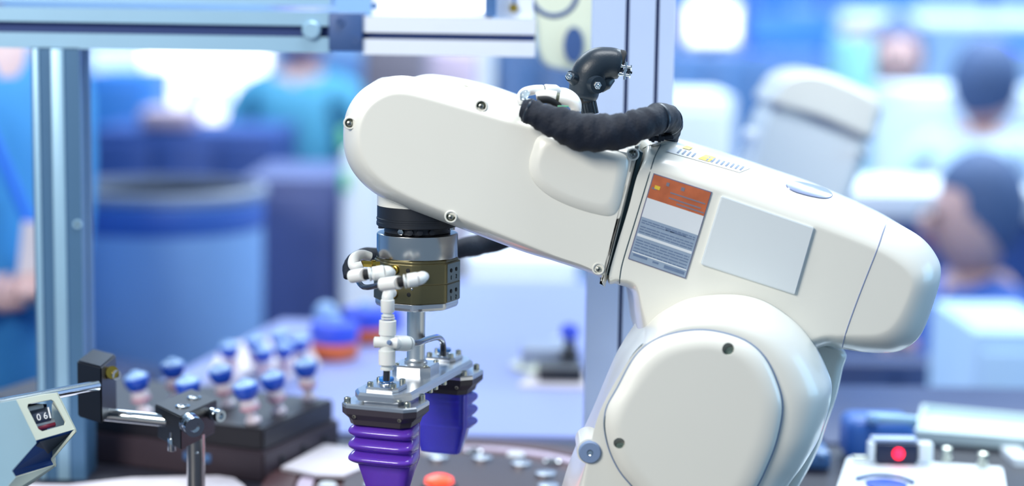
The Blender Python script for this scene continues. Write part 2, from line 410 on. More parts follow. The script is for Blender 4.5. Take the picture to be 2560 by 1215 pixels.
# plain raised plate, warning label, top decal, plug
pq = [(1804, 490), (2036, 570), (1988, 737), (1752, 661)]
P4 = [at(x, y, 1.3745) for x, y in pq]; b = B(); rings(b, [[p + FWD * .0045 for p in P4], P4])
bmesh.ops.bevel(b, geom=list(b.edges), offset=.0007, segments=2, affect='EDGES'); out('blank_plate', b, 'robot_panel', rb, label='blank raised pale grey plate', sharp=40)
lq = [Vector(at(x, y, 1.3768)) for x, y in [(1634, 433), (1780, 480), (1714, 697), (1570, 647)]]
def lp(u, v): return (lq[0] * (1 - u) + lq[1] * u) * (1 - v) + (lq[3] * (1 - u) + lq[2] * u) * v
b = B(); rings(b, [[p + FWD * .0016 for p in lq], lq]); lab = out('warning_label', b, 'label_edge', rb, label='rectangular label, orange on top, white and grey below', smooth=False)
def strip(u0, u1, v0, v1, m, e=.0003):
    b = B(); q = [lp(u0, v0), lp(u1, v0), lp(u1, v1), lp(u0, v1)]; q = [p - FWD * e for p in q]
    rings(b, [[p + FWD * .00025 for p in q], q]); return b
def strips(name, m, L, e=.0003):
    b = B()
    for (u0, u1, v0, v1) in L: merge(b, strip(u0, u1, v0, v1, m, e))
    return out(name, b, m, lab, smooth=False)
strips('orange_band', 'label_orange', [(.015, .985, .01, .28)])
strips('white_band', 'label_white', [(.015, .985, .28, .5)])
strips('grey_band', 'label_blue', [(.015, .985, .5, .99)])
L = []
for v in [.53, .555, .6, .63, .66, .755, .785, .815, .85, .885]:
    u = .04
    while u < .95:
        w_ = random.uniform(.05, .16); L.append((u, min(u + w_, .95), v, v + .011)); u += w_ + .014
L += [(.06, .3, .92, .945), (.4, .5, .93, .95), (.6, .95, .93, .965), (.45, .8, .545, .562)]
strips('print_lines', 'label_line', L, .0005)
strips('white_lines', 'label_white', [(.03, .97, .69, .72), (.03, .97, .9, .912)], .0005)
strips('dark_marks', 'brown_grey', [(.25, .3, .05, .09), (.5, .56, .05, .09), (.04, .12, .15, .17), (.35, .95, .14, .155), (.35, .9, .2, .215), (.5, .97, .24, .255)], .0005)
strips('yellow_mark', 'label_yellow', [(.08, .17, .12, .16)], .0006)

b = patch(B(), house, [(1690, 368), (1880, 420), (1848, 432), (1664, 379)], 14, 4, .0004); dc = out('top_label', b, 'label_white', rb, label='small clear label with yellow marks on the top edge', smooth=False)
b = B(); 
for q in [[(1716, 366), (1733, 371), (1722, 376), (1702, 371)]]: patch(b, house, q, 3, 2, .0007)
patch(b, house, [(1764, 388), (1790, 395), (1772, 406), (1744, 398)], 3, 2, .0007)
out('yellow_mark', b, 'label_yellow', dc, smooth=False)
b = B()
for i in range(14):
    x = 1692 + i * 12; y = 377 + i * 3.3
    if 3 < i < 6: continue
    patch(b, house, [(x + 8, y - 3), (x + 13, y - 2), (x + 4, y + 7), (x - 1, y + 6)], 1, 2, .0007)
out('print_lines', b, 'label_line', dc, smooth=False)
# flat oval plug on the top edge
pts = []
cx, cy = 2023, 476
rr = []
for k_, sc in enumerate([1, .97, .8, .4]):
    ring = []
    for i in range(32):
        a = 2 * math.pi * i / 32; ex, ey = 60 * math.cos(a) * sc, 15 * math.sin(a) * sc
        if abs(math.cos(a)) > .3: ex = math.copysign(60 * sc * abs(math.cos(a)) ** .75, ex)
        th = .235; x = cx + ex * math.cos(th) - ey * math.sin(th); y = cy + ex * math.sin(th) + ey * math.cos(th)
        p = hit(house, x, y, [.0001, .0009, .001, .001][k_])
        if p is None: p = hit(house, cx + (x - cx) * .8, cy + (y - cy) * .8 + 3, .0005)
        ring.append(p)
    rr.append(ring)
b = rings(B(), rr, cap0=False); out('oval_plug', b, 'plug_grey', rb, label='flat oval grey plug')

# near arm link with its round joint and cover plate
do = [(1587, 838), (1544, 909), (1486, 1045), (1443, 1139), (1415, 1215), (1385, 1330), (1385, 1380), (1440, 1425), (1600, 1440), (1780, 1425), (1860, 1380), (1910, 1300), (1962, 1200), (2005, 1140), (2050, 1060), (2074, 966), (2062, 912), (2026, 843), (1976, 785), (1904, 737), (1825, 721), (1724, 731), (1652, 765), (1615, 798)]
di = [(1602, 866), (1564, 912), (1500, 1028), (1474, 1128), (1460, 1215), (1455, 1310), (1455, 1350), (1500, 1385), (1600, 1395), (1740, 1385), (1805, 1350), (1850, 1290), (1898, 1185), (1925, 1140), (1948, 1090), (1960, 1010), (1949, 950), (1920, 893), (1870, 846), (1800, 822), (1740, 818), (1690, 824), (1645, 842), (1626, 857)]
b = shell(B(), do, di, 1.400, 1.325, 1.44, 12, n=22, k=6)
b = cut(b, [])if False else b
drum = out('upper_link', b, 'robot_white', rb, sharp=45)
# rear half of the same link, seen at the right and the left of the joint
ro_ = [(1660, 800), (1606, 770), (1622, 860), (1612, 920), (1570, 1010), (1510, 1150), (1460, 1300), (1410, 1370), (1600, 1420), (1800, 1400), (1880, 1360), (1960, 1260), (2010, 1180), (2045, 1110), (2062, 1060), (2086, 990), (2103, 916), (2110, 874), (2060, 850), (1900, 800)]
b = shell(B(), ro_, offset2(ro_, 16), 1.47, 1.44, 1.55, 20, n=6, k=5); out('link_rear_half', b, 'robot_white', rb, sharp=45)
co = [(1512, 1050), (1519, 1015), (1544, 970), (1587, 893), (1638, 850), (1710, 829), (1782, 828), (1861, 851), (1911, 894), (1943, 959), (1955, 1020), (1941, 1100), (1916, 1166), (1888, 1222), (1840, 1290), (1770, 1330), (1700, 1320), (1640, 1280), (1580, 1214), (1549, 1176), (1526, 1130), (1514, 1085)]
def c_in(d): return offset2(co, d)
ci = [(1556, 1058), (1568, 1024), (1596, 975), (1640, 920), (1684, 890), (1735, 877), (1785, 877), (1838, 896), (1872, 930), (1893, 975), (1898, 1025), (1882, 1100), (1858, 1160), (1832, 1210), (1796, 1262), (1752, 1288), (1712, 1280), (1668, 1250), (1618, 1194), (1590, 1160), (1570, 1125), (1560, 1090)]
b = shell(B(), offset2(co, -2.2), offset2(co, 3), 1.3262, 1.3248, 1.34, 1, n=3, k=6); out('cover_gasket', b, 'seam_dark', rb)
b = shell(B(), offset2(co, .5), ci, 1.3235, 1.3135, 1.335, 1, n=12, k=6)
s2 = mpp(1.3135)
hl = [(1826, 882, 15.5, 1.3235), (1551, 1120, 14.5, 1.3235)]
b = cut(b, [(at(x, y, 1.30), Vector((at(x, y, 1.30).x, d, at(x, y, 1.30).z)), r * s2) for x, y, r, d in hl])
out('cover_plate', b, 'robot_white', rb, sharp=40)
for x, y, r, d in hl:
    c = at(x, y, 1.319); b = B(); lathe(b, c, [(r * s2 * .99, 0), (r * s2 * .99, -.0008), (r * s2 * .55, -.0009), (r * s2 * .5, -.003), (.00001, -.0031)], (0, 1, 0), 28); out('recessed_bolt', b, 'hole_green', rb)
gl = [(1514, 1040), (1513, 1062), (1519, 1096), (1531, 1132), (1550, 1170), (1578, 1206), (1606, 1240)]
b = tube(B(), [at(x, y, 1.3232) for x, y in gl], [.0006, .0011, .0012, .0012, .0012, .0012, .0012], 8, 5); out('cover_groove', b, 'seam_dark', rb)
gl = catmull(offset2(co, -1.5), 4)
b = tube(B(), [at(x, y, 1.3243) for x, y in gl + gl[:1]], .0005, 6, smoothp=False); out('cover_joint', b, 'cap_grey', rb)
# grey cap at the left edge of the link
c = at(1475, 1132, 1.3225); s3 = mpp(1.3225)
b = B(); lathe(b, c, [(29 * s3, .03), (29 * s3, .002), (27.5 * s3, .0005), (26 * s3, 0), (8 * s3, 0), (7.5 * s3, .003), (.00001, .003)], (0, 1, 0), 32); cp = out('edge_cap', b, 'cap_grey', rb, label='round blue grey cap with a central hole')
b = B(); lathe(b, c + Vector((0, .0005, 0)), [(8 * s3, 0), (7 * s3, -.0007), (5 * s3, 0), (4.5 * s3, .002), (.00001, .0021)], (0, 1, 0), 20); out('bolt', b, 'chrome', cp)
b = B(); lathe(b, c + Vector((0, .004, 0)), [(33 * s3, 0), (33 * s3, .04)], (0, 1, 0), 32); out('cap_boss', b, 'robot_white', rb)
# base of the arm on the machine bed (below the frame)
pb = at(1600, 1440, 1.46)
b = B(); lathe(b, (pb.x + .055, 1.49, BZ + .0003), [(.078, 0), (.078, .006), (.07, .01), (.065, .02), (.06, .06)], (0, 0, 1), 40); out('base', b, 'robot_white', rb)

# wrist
YW = 1.432; WX = at(1043, 640, YW); sw = mpp(YW)
def wz(py): return at(1043, py, YW).z
def wr_(name, prof, m, parent, seg=56, rad=None, **k):
    b = B(); lathe(b, (WX.x, YW, 0), [(max(r, .01) * sw, wz(py)) for r, py in prof], (0, 0, 1), seg, rad=rad); return out(name, b, m, parent, sharp=25, **k)
wr_('wrist_stub', [(60, 440), (101, 441), (101, 512), (98, 514), (60, 514)], 'robot_white', rb)
wr_('wrist_collar', [(60, 512), (101, 513), (101, 542), (102.5, 543), (102.5, 547), (101.5, 548), (101.5, 552), (102.5, 553), (102.5, 561), (100, 563), (60, 563)], 'black_metal', rb)
wr_('wrist_flange', [(50, 562), (83, 563), (83, 578), (80, 581), (50, 581)], 'black_metal', rb)
for a, m_ in [(-2.85, 'black_metal'), (-2.0, 'steel'), (-1.72, 'black_metal'), (-1.45, 'black_metal'), (-.35, 'steel'), (-1.1, 'black_metal')]:
    big = a in (-2.85, -.35); R_ = (92 if big else 84) * sw; cc = Vector((WX.x + R_ * math.cos(a), YW + R_ * math.sin(a), wz(562 if big else 571)))
    b = B()
    if big: cyl(b, cc, cc + Vector((0, 0, -.0022)), .0026, seg=6)
    else: lathe(b, cc, [(.0026, 0), (.0026, .002), (.0018, .0022), (.00001, .0022)], (math.cos(a), math.sin(a), 0), 6)
    out('hex_bolt', b, m_, rb)

# ================================================================== TOOL CHANGER
tc_ = thing('tool_changer', (WX.x, YW, wz(775)), 'round steel and olive tool changer under the wrist of the robot arm', 'tool changer')
wr_('steel_ring', [(60, 580), (98, 580), (101, 582), (101.5, 584), (101.5, 638), (100, 640), (99, 641), (60, 641)], 'steel', tc_)
def flats(a):
    r = 1
    for fa in (-.4, math.pi + .4, -1.95, -1.12):
        hw = .36 if fa in (-.4, math.pi + .4) else .3
        d = math.cos(hw); c = math.cos(a - fa)
        if c > d: r = min(r, d / c)
    return r
wr_('olive_ring', [(60, 640), (102, 641), (103, 643), (103, 646), (107, 648), (108, 650), (108, 696), (107, 698), (60, 698)], 'olive_anodised', tc_, 160, flats)
wr_('lower_block', [(60, 697), (107, 698.5), (108, 700), (108, 743), (106, 745), (60, 745)], 'olive_anodised', tc_, 160, flats)
wr_('bottom_flange', [(50, 744), (103, 745), (104, 747), (104, 756), (101, 762), (97, 764), (50, 764)], 'aluminium', tc_, 160, flats)
def sidepoint(px, py, extra=0):
    """a point of the drum-shaped block seen at this pixel, and its outward direction"""
    o = bpy.data.objects['olive_ring' if py < 699 else 'lower_block']; p = hit(o, px, py, 0)
    a = math.atan2(p.y - YW, p.x - WX.x); return p, Vector((math.cos(a), math.sin(a), 0))
for x, y, r in [(1020, 677, 5.5), (1022, 737, 5.5), (1030, 723, 3)]:
    p, d = sidepoint(x, y); d = hit.n.copy(); b = B(); lathe(b, p - d * .0001, [(r * sw, 0), (r * sw, .0003), (r * .7 * sw, .00045), (.00001, .00045)], d, 20); out('port', b, 'gap_black' if r > 4 else 'steel', tc_)
fd = Vector((math.cos(-.4), math.sin(-.4), 0))
# right facet, light on it painted paler, with four ports and engraved digits
fr = 108 * math.cos(.36) * sw; fc = Vector((WX.x, YW, 0)) + fd * fr; ft = Vector((-fd.y, fd.x, 0)); fw = 108 * math.sin(.36) * sw * .97
for (za, zb) in [(650, 696), (701, 742)]:
    b = B(); q = [fc + ft * s * fw + fd * .0002 + Vector((0, 0, wz(z_))) for s, z_ in [(-1, za), (1, za), (1, zb), (-1, zb)]]
    rings(b, [q, [p - fd * .0006 for p in q]]); fo_ = out('side_facet', b, 'facet_lit', tc_, smooth=False)
    for i, s in enumerate((-.42, .38)):
        pz = wz(za + 17); p = fc + ft * s * fw + fd * .0003 + Vector((0, 0, pz))
        b = B(); lathe(b, p, [(5 * sw, 0), (5 * sw, .0003), (4 * sw, .0004), (.00001, .0004)], fd, 16); out('port', b, 'gap_black', fo_)
        cu = bpy.data.curves.new('digit', 'FONT'); cu.body = '12'[i]; cu.size = 15 * sw; cu.extrude = .0001; cu.align_x = 'CENTER'; cu.align_y = 'CENTER'
        tmp = bpy.data.objects.new('t', cu); COL.objects.link(tmp); bpy.context.view_layer.update()
        me = bpy.data.meshes.new_from_object(tmp.evaluated_get(bpy.context.evaluated_depsgraph_get())); bpy.data.objects.remove(tmp)
        b = B(); b.from_mesh(me); R3 = Matrix((ft, Vector((0, 0, 1)), fd)).transposed()
        bmesh.ops.transform(b, matrix=Matrix.Translation(fc + ft * s * fw + fd * .0004 + Vector((0, 0, wz(za + 35)))) @ R3.to_4x4(), verts=b.verts)
        out('digit', b, 'gap_black', fo_, smooth=False)
# brass bosses behind the fittings
for x, y in [(988, 674), (1052, 690), (984, 735)]:
    p, d = sidepoint(x, y); b = B(); lathe(b, p - d * .001, [(11 * sw, 0), (11 * sw, .003), (8 * sw, .0035), (8 * sw, .0055), (6 * sw, .006)], d, 24); out('brass_boss', b, 'brass', tc_)
p, d = sidepoint(941, 662); b = B(); q0 = at(905, 659, 1.40); q1 = at(948, 661, 1.405)
cyl(b, q0, q1, 8.5 * sw, seg=6); b2 = q0.lerp(q1, .62); cyl(b, q0.lerp(q1, .55), q0.lerp(q1, .75), 10.5 * sw, seg=16); out('brass_nut', b, 'brass', tc_)

# ---- white push-in fittings
def pipe(name, pts, r, m, parent, Y=None, seg=18, k=5, smoothp=True, **kw):
    b = B(); tube(b, [at(x, y, yy) for x, y, yy in pts], [q * sw for q in r] if isinstance(r, list) else r * sw, seg, k, smoothp=smoothp); return out(name, b, m, parent, **kw)
YF_ = 1.312
pf = thing('push_fitting', at(905, 655, 1.40), 'white bent push-in fitting with a brass nut, left of the olive ring', 'air fitting', 'air fittings on the tool changer')
pipe('elbow', [(925, 641, 1.425), (905, 637, 1.42), (888, 645, 1.41), (884, 660, 1.402), (890, 667, 1.398), (906, 661, 1.398)], [11, 13, 14.5, 14.5, 12, 9], 'white_plastic', pf)
for (nm, A, Bv, lab_) in [('a', [(876, 692), (912, 686), (922, 686), (927, 685), (958, 680), (972, 680), (984, 684)], (988, 674), 'upper of the two slanted white fittings crossing the olive ring'),
                         ('b', [(951, 712), (998, 706), (1010, 704), (1014, 702), (1042, 698), (1056, 692), (1067, 693)], (1052, 690), 'lower slanted white fitting in front of the olive ring')]:
    up = nm == 'a'
    Ya = 1.335 if up else 1.318
    f = thing('push_fitting', at(*A[3], Ya), lab_, 'air fitting', 'air fittings on the tool changer')
    (x0, y0), (x1, y1), (x2, y2), (x3, y3), (x4, y4), (x5, y5), (x6, y6) = A
    pipe('tube_sleeve', [(x0, y0, Ya + .012), (x0 + 4, y0 - .5, Ya + .0115), (x1 - 2, y1, Ya + .002), (x1, y1, Ya + .001)], [9, 15.5, 15.5, 15], 'white_plastic', f, k=4, smoothp=False)
    pipe('tube', [(x1 - 2, y1, Ya + .001), (x3, y3, Ya)], 12.5, 'gap_black', f, smoothp=False)
    pipe('collar', [(x2 + 1, y2, Ya), (x2 + 4, y2 - .5, Ya)], 16.5, 'white_plastic', f, smoothp=False)
    pipe('collar', [(x2 + 4, y2, Ya), (x3 + 4, y3 - .5, Ya)], 13.5, 'robot_panel', f, smoothp=False)
    pipe('fitting_body', [(x3 + 4, y3, Ya), (x3 + 5, y3, Ya), (x4, y4, Ya + .002), (x4 + 1, y4, Ya + .002)], [14, 16.5, 16.5, 15], 'white_plastic', f, smoothp=False)
    pipe('elbow', [(x4, y4, Ya + .002), (x5 - 4, (y4 + y5) / 2, Ya + .004), (x5, y5, Ya + .008), (x6 - 6, y6 - 2, Ya + .018)], [15, 14.5, 13, 11], 'white_plastic', f, k=6)
# vertical line: elbow, tee, lower connector
tl = thing('tee_fitting', at(968, 855, 1.335), 'upright white tee fitting line beside the metal rod, feeding both suction fingers', 'air fitting')
YT = 1.345
pipe('elbow', [(982, 733, YT + .012), (972, 733, YT + .003), (969, 742, YT), (969, 750, YT)], [10, 13, 14, 14], 'white_plastic', tl)
pipe('connector', [(969, 748, YT), (969, 750, YT), (969, 778, YT), (969, 781, YT)], [14, 16.5, 16.5, 15], 'white_plastic', tl, smoothp=False)
pipe('collar', [(969, 781, YT), (969, 787, YT)], 11, 'robot_panel', tl, smoothp=False)
pipe('collar', [(969.5, 787, YT), (969.5, 790, YT)], 15.5, 'white_plastic', tl, smoothp=False)
pipe('tube', [(969.5, 786, YT), (969.5, 803, YT)], 10, 'plug_grey', tl, smoothp=False)
pipe('collar', [(970, 793, YT), (970, 796, YT)], 16.5, 'white_plastic', tl, smoothp=False)
pipe('connector', [(969.5, 800.5, YT), (969.5, 801.5, YT), (968.5, 836, YT), (968.5, 838, YT)], [19, 20.5, 20.5, 18], 'white_plastic', tl, smoothp=False)
pipe('tee_body', [(968.5, 836, YT), (967, 877, YT)], 17, 'white_plastic', tl, smoothp=False)
pipe('tee_branch', [(934, 855, YT - .002), (936, 855, YT - .002), (968, 856, YT - .002), (990, 858, YT - .002), (992, 858, YT)], [8, 13, 13.5, 14, 12], 'white_plastic', tl, smoothp=False)
pipe('branch_connector', [(986, 858, YT + .002), (990, 858, YT + .003), (1016, 859, YT + .012), (1018, 859, YT + .012)], [13, 18.5, 19, 17], 'white_plastic', tl, smoothp=False)
pipe('collar', [(1018, 859, YT + .012), (1022, 859, YT + .014)], 17.5, 'robot_panel', tl, smoothp=False)
pipe('connector', [(967.5, 874, YT), (967.5, 876, YT), (967.5, 910, YT), (967.5, 912, YT)], [18, 20.5, 20.5, 19], 'white_plastic', tl, smoothp=False)
pipe('collar', [(967, 912, YT), (967, 918, YT)], 13, 'robot_panel', tl, smoothp=False)
pipe('collar', [(967, 918, YT), (967, 924, YT)], 16, 'white_plastic', tl, smoothp=False)
c = at(973, 856, YT - .0065); b = B(); lathe(b, c, [(6 * sw, .0005), (5.5 * sw, -.0002), (4.5 * sw, 0), (4 * sw, .002), (.0001, .002)], (0, -1, 0), 20, mi=0); out('side_hole', b, 'cap_grey', tl)
pipe('tube', [(967, 922, YT), (966, 952, YT)], 8.5, 'tube_black', tl, smoothp=False)
pipe('air_tube', [(1020, 858, YT + .013), (1045, 857, YT + .03), (1070, 848, YT + .06), (1092, 843, YT + .09), (1104, 850, YT + .11), (1108, 868, YT + .118), (1108, 888, YT + .12)], 8, 'tube_black', tl, label='glossy black air tube')

# ================================================================== GRIPPER
zb = at(1041, 928, YW).z                        # top of the cross bar
XR = at(1040, 850, YW).x
GA, GB = on(966, 972, zb), on(1110, 897, zb)
gv = (GB - GA).normalized(); gu = Vector((gv.y, -gv.x, 0)); UP = Vector((0, 0, 1))
gr = thing('suction_gripper', (XR, YW, zb), 'aluminium cross bar gripper with two violet silicone bellows fingers, hanging under the tool changer', 'gripper')
def gp(c, a, b, z): return c + gu * a + gv * b + UP * z
b = B(); lathe(b, (XR, YW, 0), [(23 * sw, at(1040, 768, YW).z), (23 * sw, at(1040, 893, YW).z), (25 * sw, at(1040, 899, YW).z), (29 * sw, at(1040, 903, YW).z), (29 * sw, at(1040, 908, YW).z)], seg=48); out('rod', b, 'aluminium_rod', gr)
def slab(bm, c, pts, z0, z1, ch=.0012, mi=0):
    P = [gp(c, a, q, 0) for a, q in pts]; Pi = [gp(c, a, q, 0) for a, q in offset2(pts, -ch)]
    Pi2 = [gp(c, a, q, 0) for a, q in offset2(pts, ch)]
    Pi = Pi if (Pi[0] - c).length < (P[0] - c).length else Pi2
    return rings(bm, [[p + UP * z0 for p in P], [p + UP * (z1 - ch) for p in P], [p + UP * z1 for p in Pi]], mi=mi)
mid = (GA + GB) / 2; hl_ = (GB - GA).length / 2
W = .0235; e = .0215
bar = [(-W, -hl_ - .006), (-W * .62, -hl_ - e), (W * .62, -hl_ - e), (W, -hl_ - .006), (W, hl_ + .006), (W * .6, hl_ + e), (-W * .6, hl_ + e), (-W, hl_ + .006)]
b = slab(B(), mid, bar, -.006, 0, .002); out('cross_bar', b, 'aluminium', gr, sharp=15)
hub = Vector((XR, YW, zb))
b = slab(B(), hub, [(-.0165, -.010), (-.010, -.0165), (.010, -.0165), (.0165, -.010), (.0165, .010), (.010, .0165), (-.010, .0165), (-.0165, .010)], 0, at(1040, 907, YW).z - zb, .001); out('rod_mount', b, 'aluminium', gr, sharp=15)
def cap_screw(c, r, h, parent, axis=UP):
    b = B(); lathe(b, c, [(r, 0), (r, h * .85), (r * .88, h), (r * .55, h), (r * .5, h * .4), (.00001, h * .4)], axis, 20); return out('socket_screw', b, 'screw_steel', parent, sharp=25)
for a, q in [(-.012, -.012), (.013, -.012), (-.012, .012), (.013, .012)]: cap_screw(gp(hub, a, q, at(1040, 907, YW).z - zb), .0022, .0012, gr)
def finger(C, s, name):
    """C = point on the bar above the finger; s = +1 when the bellows side faces the camera side (-v)"""
    fg = []
    # raised port block on top of the bar
    b = slab(B(), C, [(-.0105, -.0145), (.0105, -.0145), (.0135, -.009), (.0135, .009), (.0105, .0145), (-.0105, .0145), (-.0135, .009), (-.0135, -.009)], .0002, .0035, .0012); out('port_block', b, 'aluminium', gr, sharp=15)
    b = B(); lathe(b, C + UP * .0035, [(.0062, 0), (.0062, .001), (.005, .002), (.005, .004)], seg=28); out('port_collar', b, 'chrome', gr)
    b = B(); lathe(b, C + UP * .006, [(.0048, 0), (.0058, .0006), (.0060, .0018), (.0056, .0028), (.0046, .0032)], seg=28); out('release_ring', b, 'blue_ring', gr, label='blue ring round the air port')
    for a, q in [(-.0095, -.0095), (.0095, -.0095), (-.0095, .0095), (.0095, .0095)]:
        cap_screw(gp(C, a, q, .0035), .0024, .0032, gr)
    b = slab(B(), C, [(-.014, -.011), (.014, -.011), (.014, .011), (-.014, .011)], -.0095, -.0058, .0005); out('spacer', b, 'aluminium', gr)
    # clamp plate and dark frame
    hu, hv = .0305, .0215
    oc = [(-hu, -hv + .006), (-hu + .006, -hv), (hu - .008, -hv), (hu, -hv + .008), (hu, hv - .008), (hu - .008, hv), (-hu + .006, hv), (-hu, hv - .006)]
    cp_ = B(); slab(cp_, C, oc, -.0128, -.0094, .001); out('clamp_plate', cp_, 'aluminium', gr, sharp=15)
    for a, q in [(-hu + .0045, -hv + .006), (hu - .007, -hv + .006), (hu - .007, hv - .006), (-hu + .0045, hv - .006)]: cap_screw(gp(C, a, q, -.0096), .0026, .0042, gr)
    def sc(pts, k): return [(a * k, q * k) for a, q in pts]
    b = B(); rr = []
    for z, k in [(-.0128, .995), (-.0175, .99), (-.0185, .96), (-.0222, .84), (-.0262, .8)]: rr.append([gp(C, a, q, z) for a, q in sc(oc, k)])
    rings(b, rr); fr_ = out('clamp_frame', b, 'dark_frame', gr, sharp=20)
    for a in (-.6, .62):
        c = gp(C, a * hu, -hv * .93 , -.0190); b = B(); lathe(b, c, [(.0016, -.001), (.0016, .0007), (.0008, .0008), (.0007, 0), (.00001, 0)], -gv - UP * .3, 14); out('grub_screw', b, 'screw_steel', fr_)
    # silicone bellows finger
    Lf = .0535; N = 96; NS = 64; rr = []; z0 = -.0262
    for i in range(N + 1):
        t = i / N; z = z0 - t * Lf
        w0 = .0245 if t < .52 else .0245 - (t - .52) / .48 * .0070
        pad = -.0135 if t < .55 else -.0135 + (t - .55) / .45 * .004
        bel = .0105 if t < .52 else .0105 - (t - .52) / .48 * .007
        rdg = 0
        if t < .60: rdg = abs(math.sin(math.pi * 3 * (t / .60))) ** .8
        end = 1 if t < .96 else math.sqrt(max(0, 1 - ((t - .96) / .045) ** 2))
        w0 *= (.85 + .15 * end); ring = []
        for j in range(NS):
            th = 2 * math.pi * j / NS; ca, sa = math.cos(th), math.sin(th); pw = .38
            a = math.copysign(abs(ca) ** pw, ca); q = math.copysign(abs(sa) ** pw, sa)
            wt = (q + 1) / 2; wt = wt * wt * (3 - 2 * wt)
            bb = pad + (bel - pad) * (q + 1) / 2
            bb += wt * rdg * .0085 * (1 - .25 * abs(a) ** 4) ; aa = a * (w0 + wt * rdg * .0042 - wt * .0015)
            zz = z - wt * rdg * 0 - (wt - .5) * .0015
            if t < .05: k = .90 + .1 * (t / .05) ** .5; aa *= k
            ring.append(gp(C, aa, -s * bb, zz))
        rr.append(ring)
    b = rings(B(), rr); o = out(name, b, 'silicone_flare_tint' if s > 0 else 'silicone_blue', gr, sharp=60)
    # thin raised rim of the flat pad
    b = B(); P = []
    for t in [.03, .15, .3, .45, .55]: P.append((.0222, t))
    P += [(.0158, .975)]; P2 = [(-a, t) for a, t in P[::-1]]
    def padp(a, t):
        pad = -.0135 if t < .55 else -.0135 + (t - .55) / .45 * .004
        return gp(C, a, -s * (pad + .0010), z0 - t * Lf + .0008)
    tube(b, [padp(a, t) for a, t in P + P2], .0011, seg=8, smoothp=False); out('pad_rim', b, 'silicone_flare_tint' if s > 0 else 'silicone_blue', o)
    return o
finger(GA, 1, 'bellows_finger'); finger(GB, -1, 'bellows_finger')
for a, q in [(.018, -.018), (.018, -.006), (.018, .014)]:
    b = B(); lathe(b, gp(mid, a, q, -.006), [(.003, 0), (.003, -.0045), (.0025, -.005)], seg=18); out('bolt_head', b, 'screw_steel', gr)

# ================================================================== HOSES AND CONNECTOR ON THE ARM
def wrinkle(seed, amp=.08):
    r = random.Random(seed); ph = [r.uniform(0, 6) for _ in range(6)]; cnt = [0]; pr = [r.uniform(-1, 1) for _ in range(400)]
    def f(i, a):
        i0 = i % 400
        return 1 + amp * (.5 * math.sin(i * .9 + 2 * math.sin(a + ph[0]) + ph[1]) + .5 * math.sin(i * .37 + 3 * a + ph[2]) + .4 * pr[i0] * math.sin(a * 2 + i0 + ph[3]) + .25 * math.sin(7 * a + i * 1.7))
    f.__name__ = 'w'; return f
def wr2(fn):
    # tube() passes only the angle index through wr(i, a)
    return fn
hose = thing('sleeved_hose', at(1480, 375, 1.356), 'thick black fabric sleeved hose bundle curving along the top of the robot arm', 'hose')
hp = [(1304, 272, 1.362, 20), (1318, 276, 1.361, 29), (1345, 288, 1.359, 31), (1390, 306, 1.356, 38), (1440, 326, 1.355, 44), (1500, 333, 1.355, 45), (1560, 325, 1.356, 41), (1605, 310, 1.360, 37), (1640, 297, 1.372, 35), (1660, 294, 1.39, 34), (1672, 305, 1.415, 33), (1672, 325, 1.435, 30), (1668, 345, 1.448, 26)]
b = tube(B(), [at(x, y, Y) for x, y, Y, r in hp], [r * sw for x, y, Y, r in hp], 40, 10, wr=wrinkle(3, .075)); out('sleeve', b, 'sleeve', hose, sharp=80)
def band(x, y, Y, r, d, parent, wd=5, m='tie'):
    c = at(x, y, Y); b = B(); R1 = r * sw; lathe(b, c - Vector(d).normalized() * wd * sw / 2, [(R1 - .001, 0), (R1, 0), (R1 + .0004, .0004), (R1 + .0004, wd * sw - .0004), (R1, wd * sw), (R1 - .001, wd * sw)], d, 36, caps=False); return out('cable_tie', b, m, parent)
d1 = at(1345, 288, 1.359) - at(1310, 273, 1.362)
band(1322, 278, 1.3605, 29.5, d1, hose)
d2 = at(1655, 296, 1.378) - at(1625, 302, 1.366); band(1643, 296.5, 1.373, 36.5, d2, hose, 6)
d3 = at(1676, 312, 1.425) - at(1668, 298, 1.40); band(1670, 302, 1.411, 35, d3, hose, 7)
# frayed lower hem of the sleeve
b = B(); r_ = random.Random(4)
for i in range(46):
    u = i / 45; x = 1310 + u * 300; seg = [p for p in hp]
    for k_ in range(len(hp) - 1):
        if hp[k_][0] <= x <= hp[k_ + 1][0]: f_ = (x - hp[k_][0]) / (hp[k_ + 1][0] - hp[k_][0]); y = hp[k_][1] * (1 - f_) + hp[k_ + 1][1] * f_; r = hp[k_][3] * (1 - f_) + hp[k_ + 1][3] * f_; Y = hp[k_][2]; break
    sphere(b, at(x, y + r * .93, Y + .001), (3.5 + 2.5 * r_.random()) * sw, 6)
out('frayed_hem', b, 'sleeve', hose, kind='stuff')
# second length of the hose, seen behind the wrist
hs2 = thing('sleeved_hose', at(1200, 640, 1.56), 'black sleeved hose passing behind the tool changer below the arm', 'hose')
P = [(1330, 560, 1.57), (1270, 590, 1.56), (1200, 612, 1.55), (1145, 622, 1.53), (1060, 640, 1.51), (985, 640, 1.50), (922, 640, 1.475), (888, 652, 1.45), (873, 674, 1.44), (868, 692, 1.43)]
b = tube(B(), [at(*p) for p in P], [r * sw for r in (30, 31, 29, 26, 24, 22, 22, 21, 17, 9)], 32, 8, wr=wrinkle(8, .07)); out('sleeve', b, 'sleeve', hs2, sharp=80)
b = tube(B(), [at(x, y, Y) for x, y, Y in [(885, 680, 1.437), (905, 715, 1.40), (935, 716, 1.385), (960, 705, 1.372)]], 7 * sw, 12, 6); out('air_tube', b, 'tube_black', hs2)
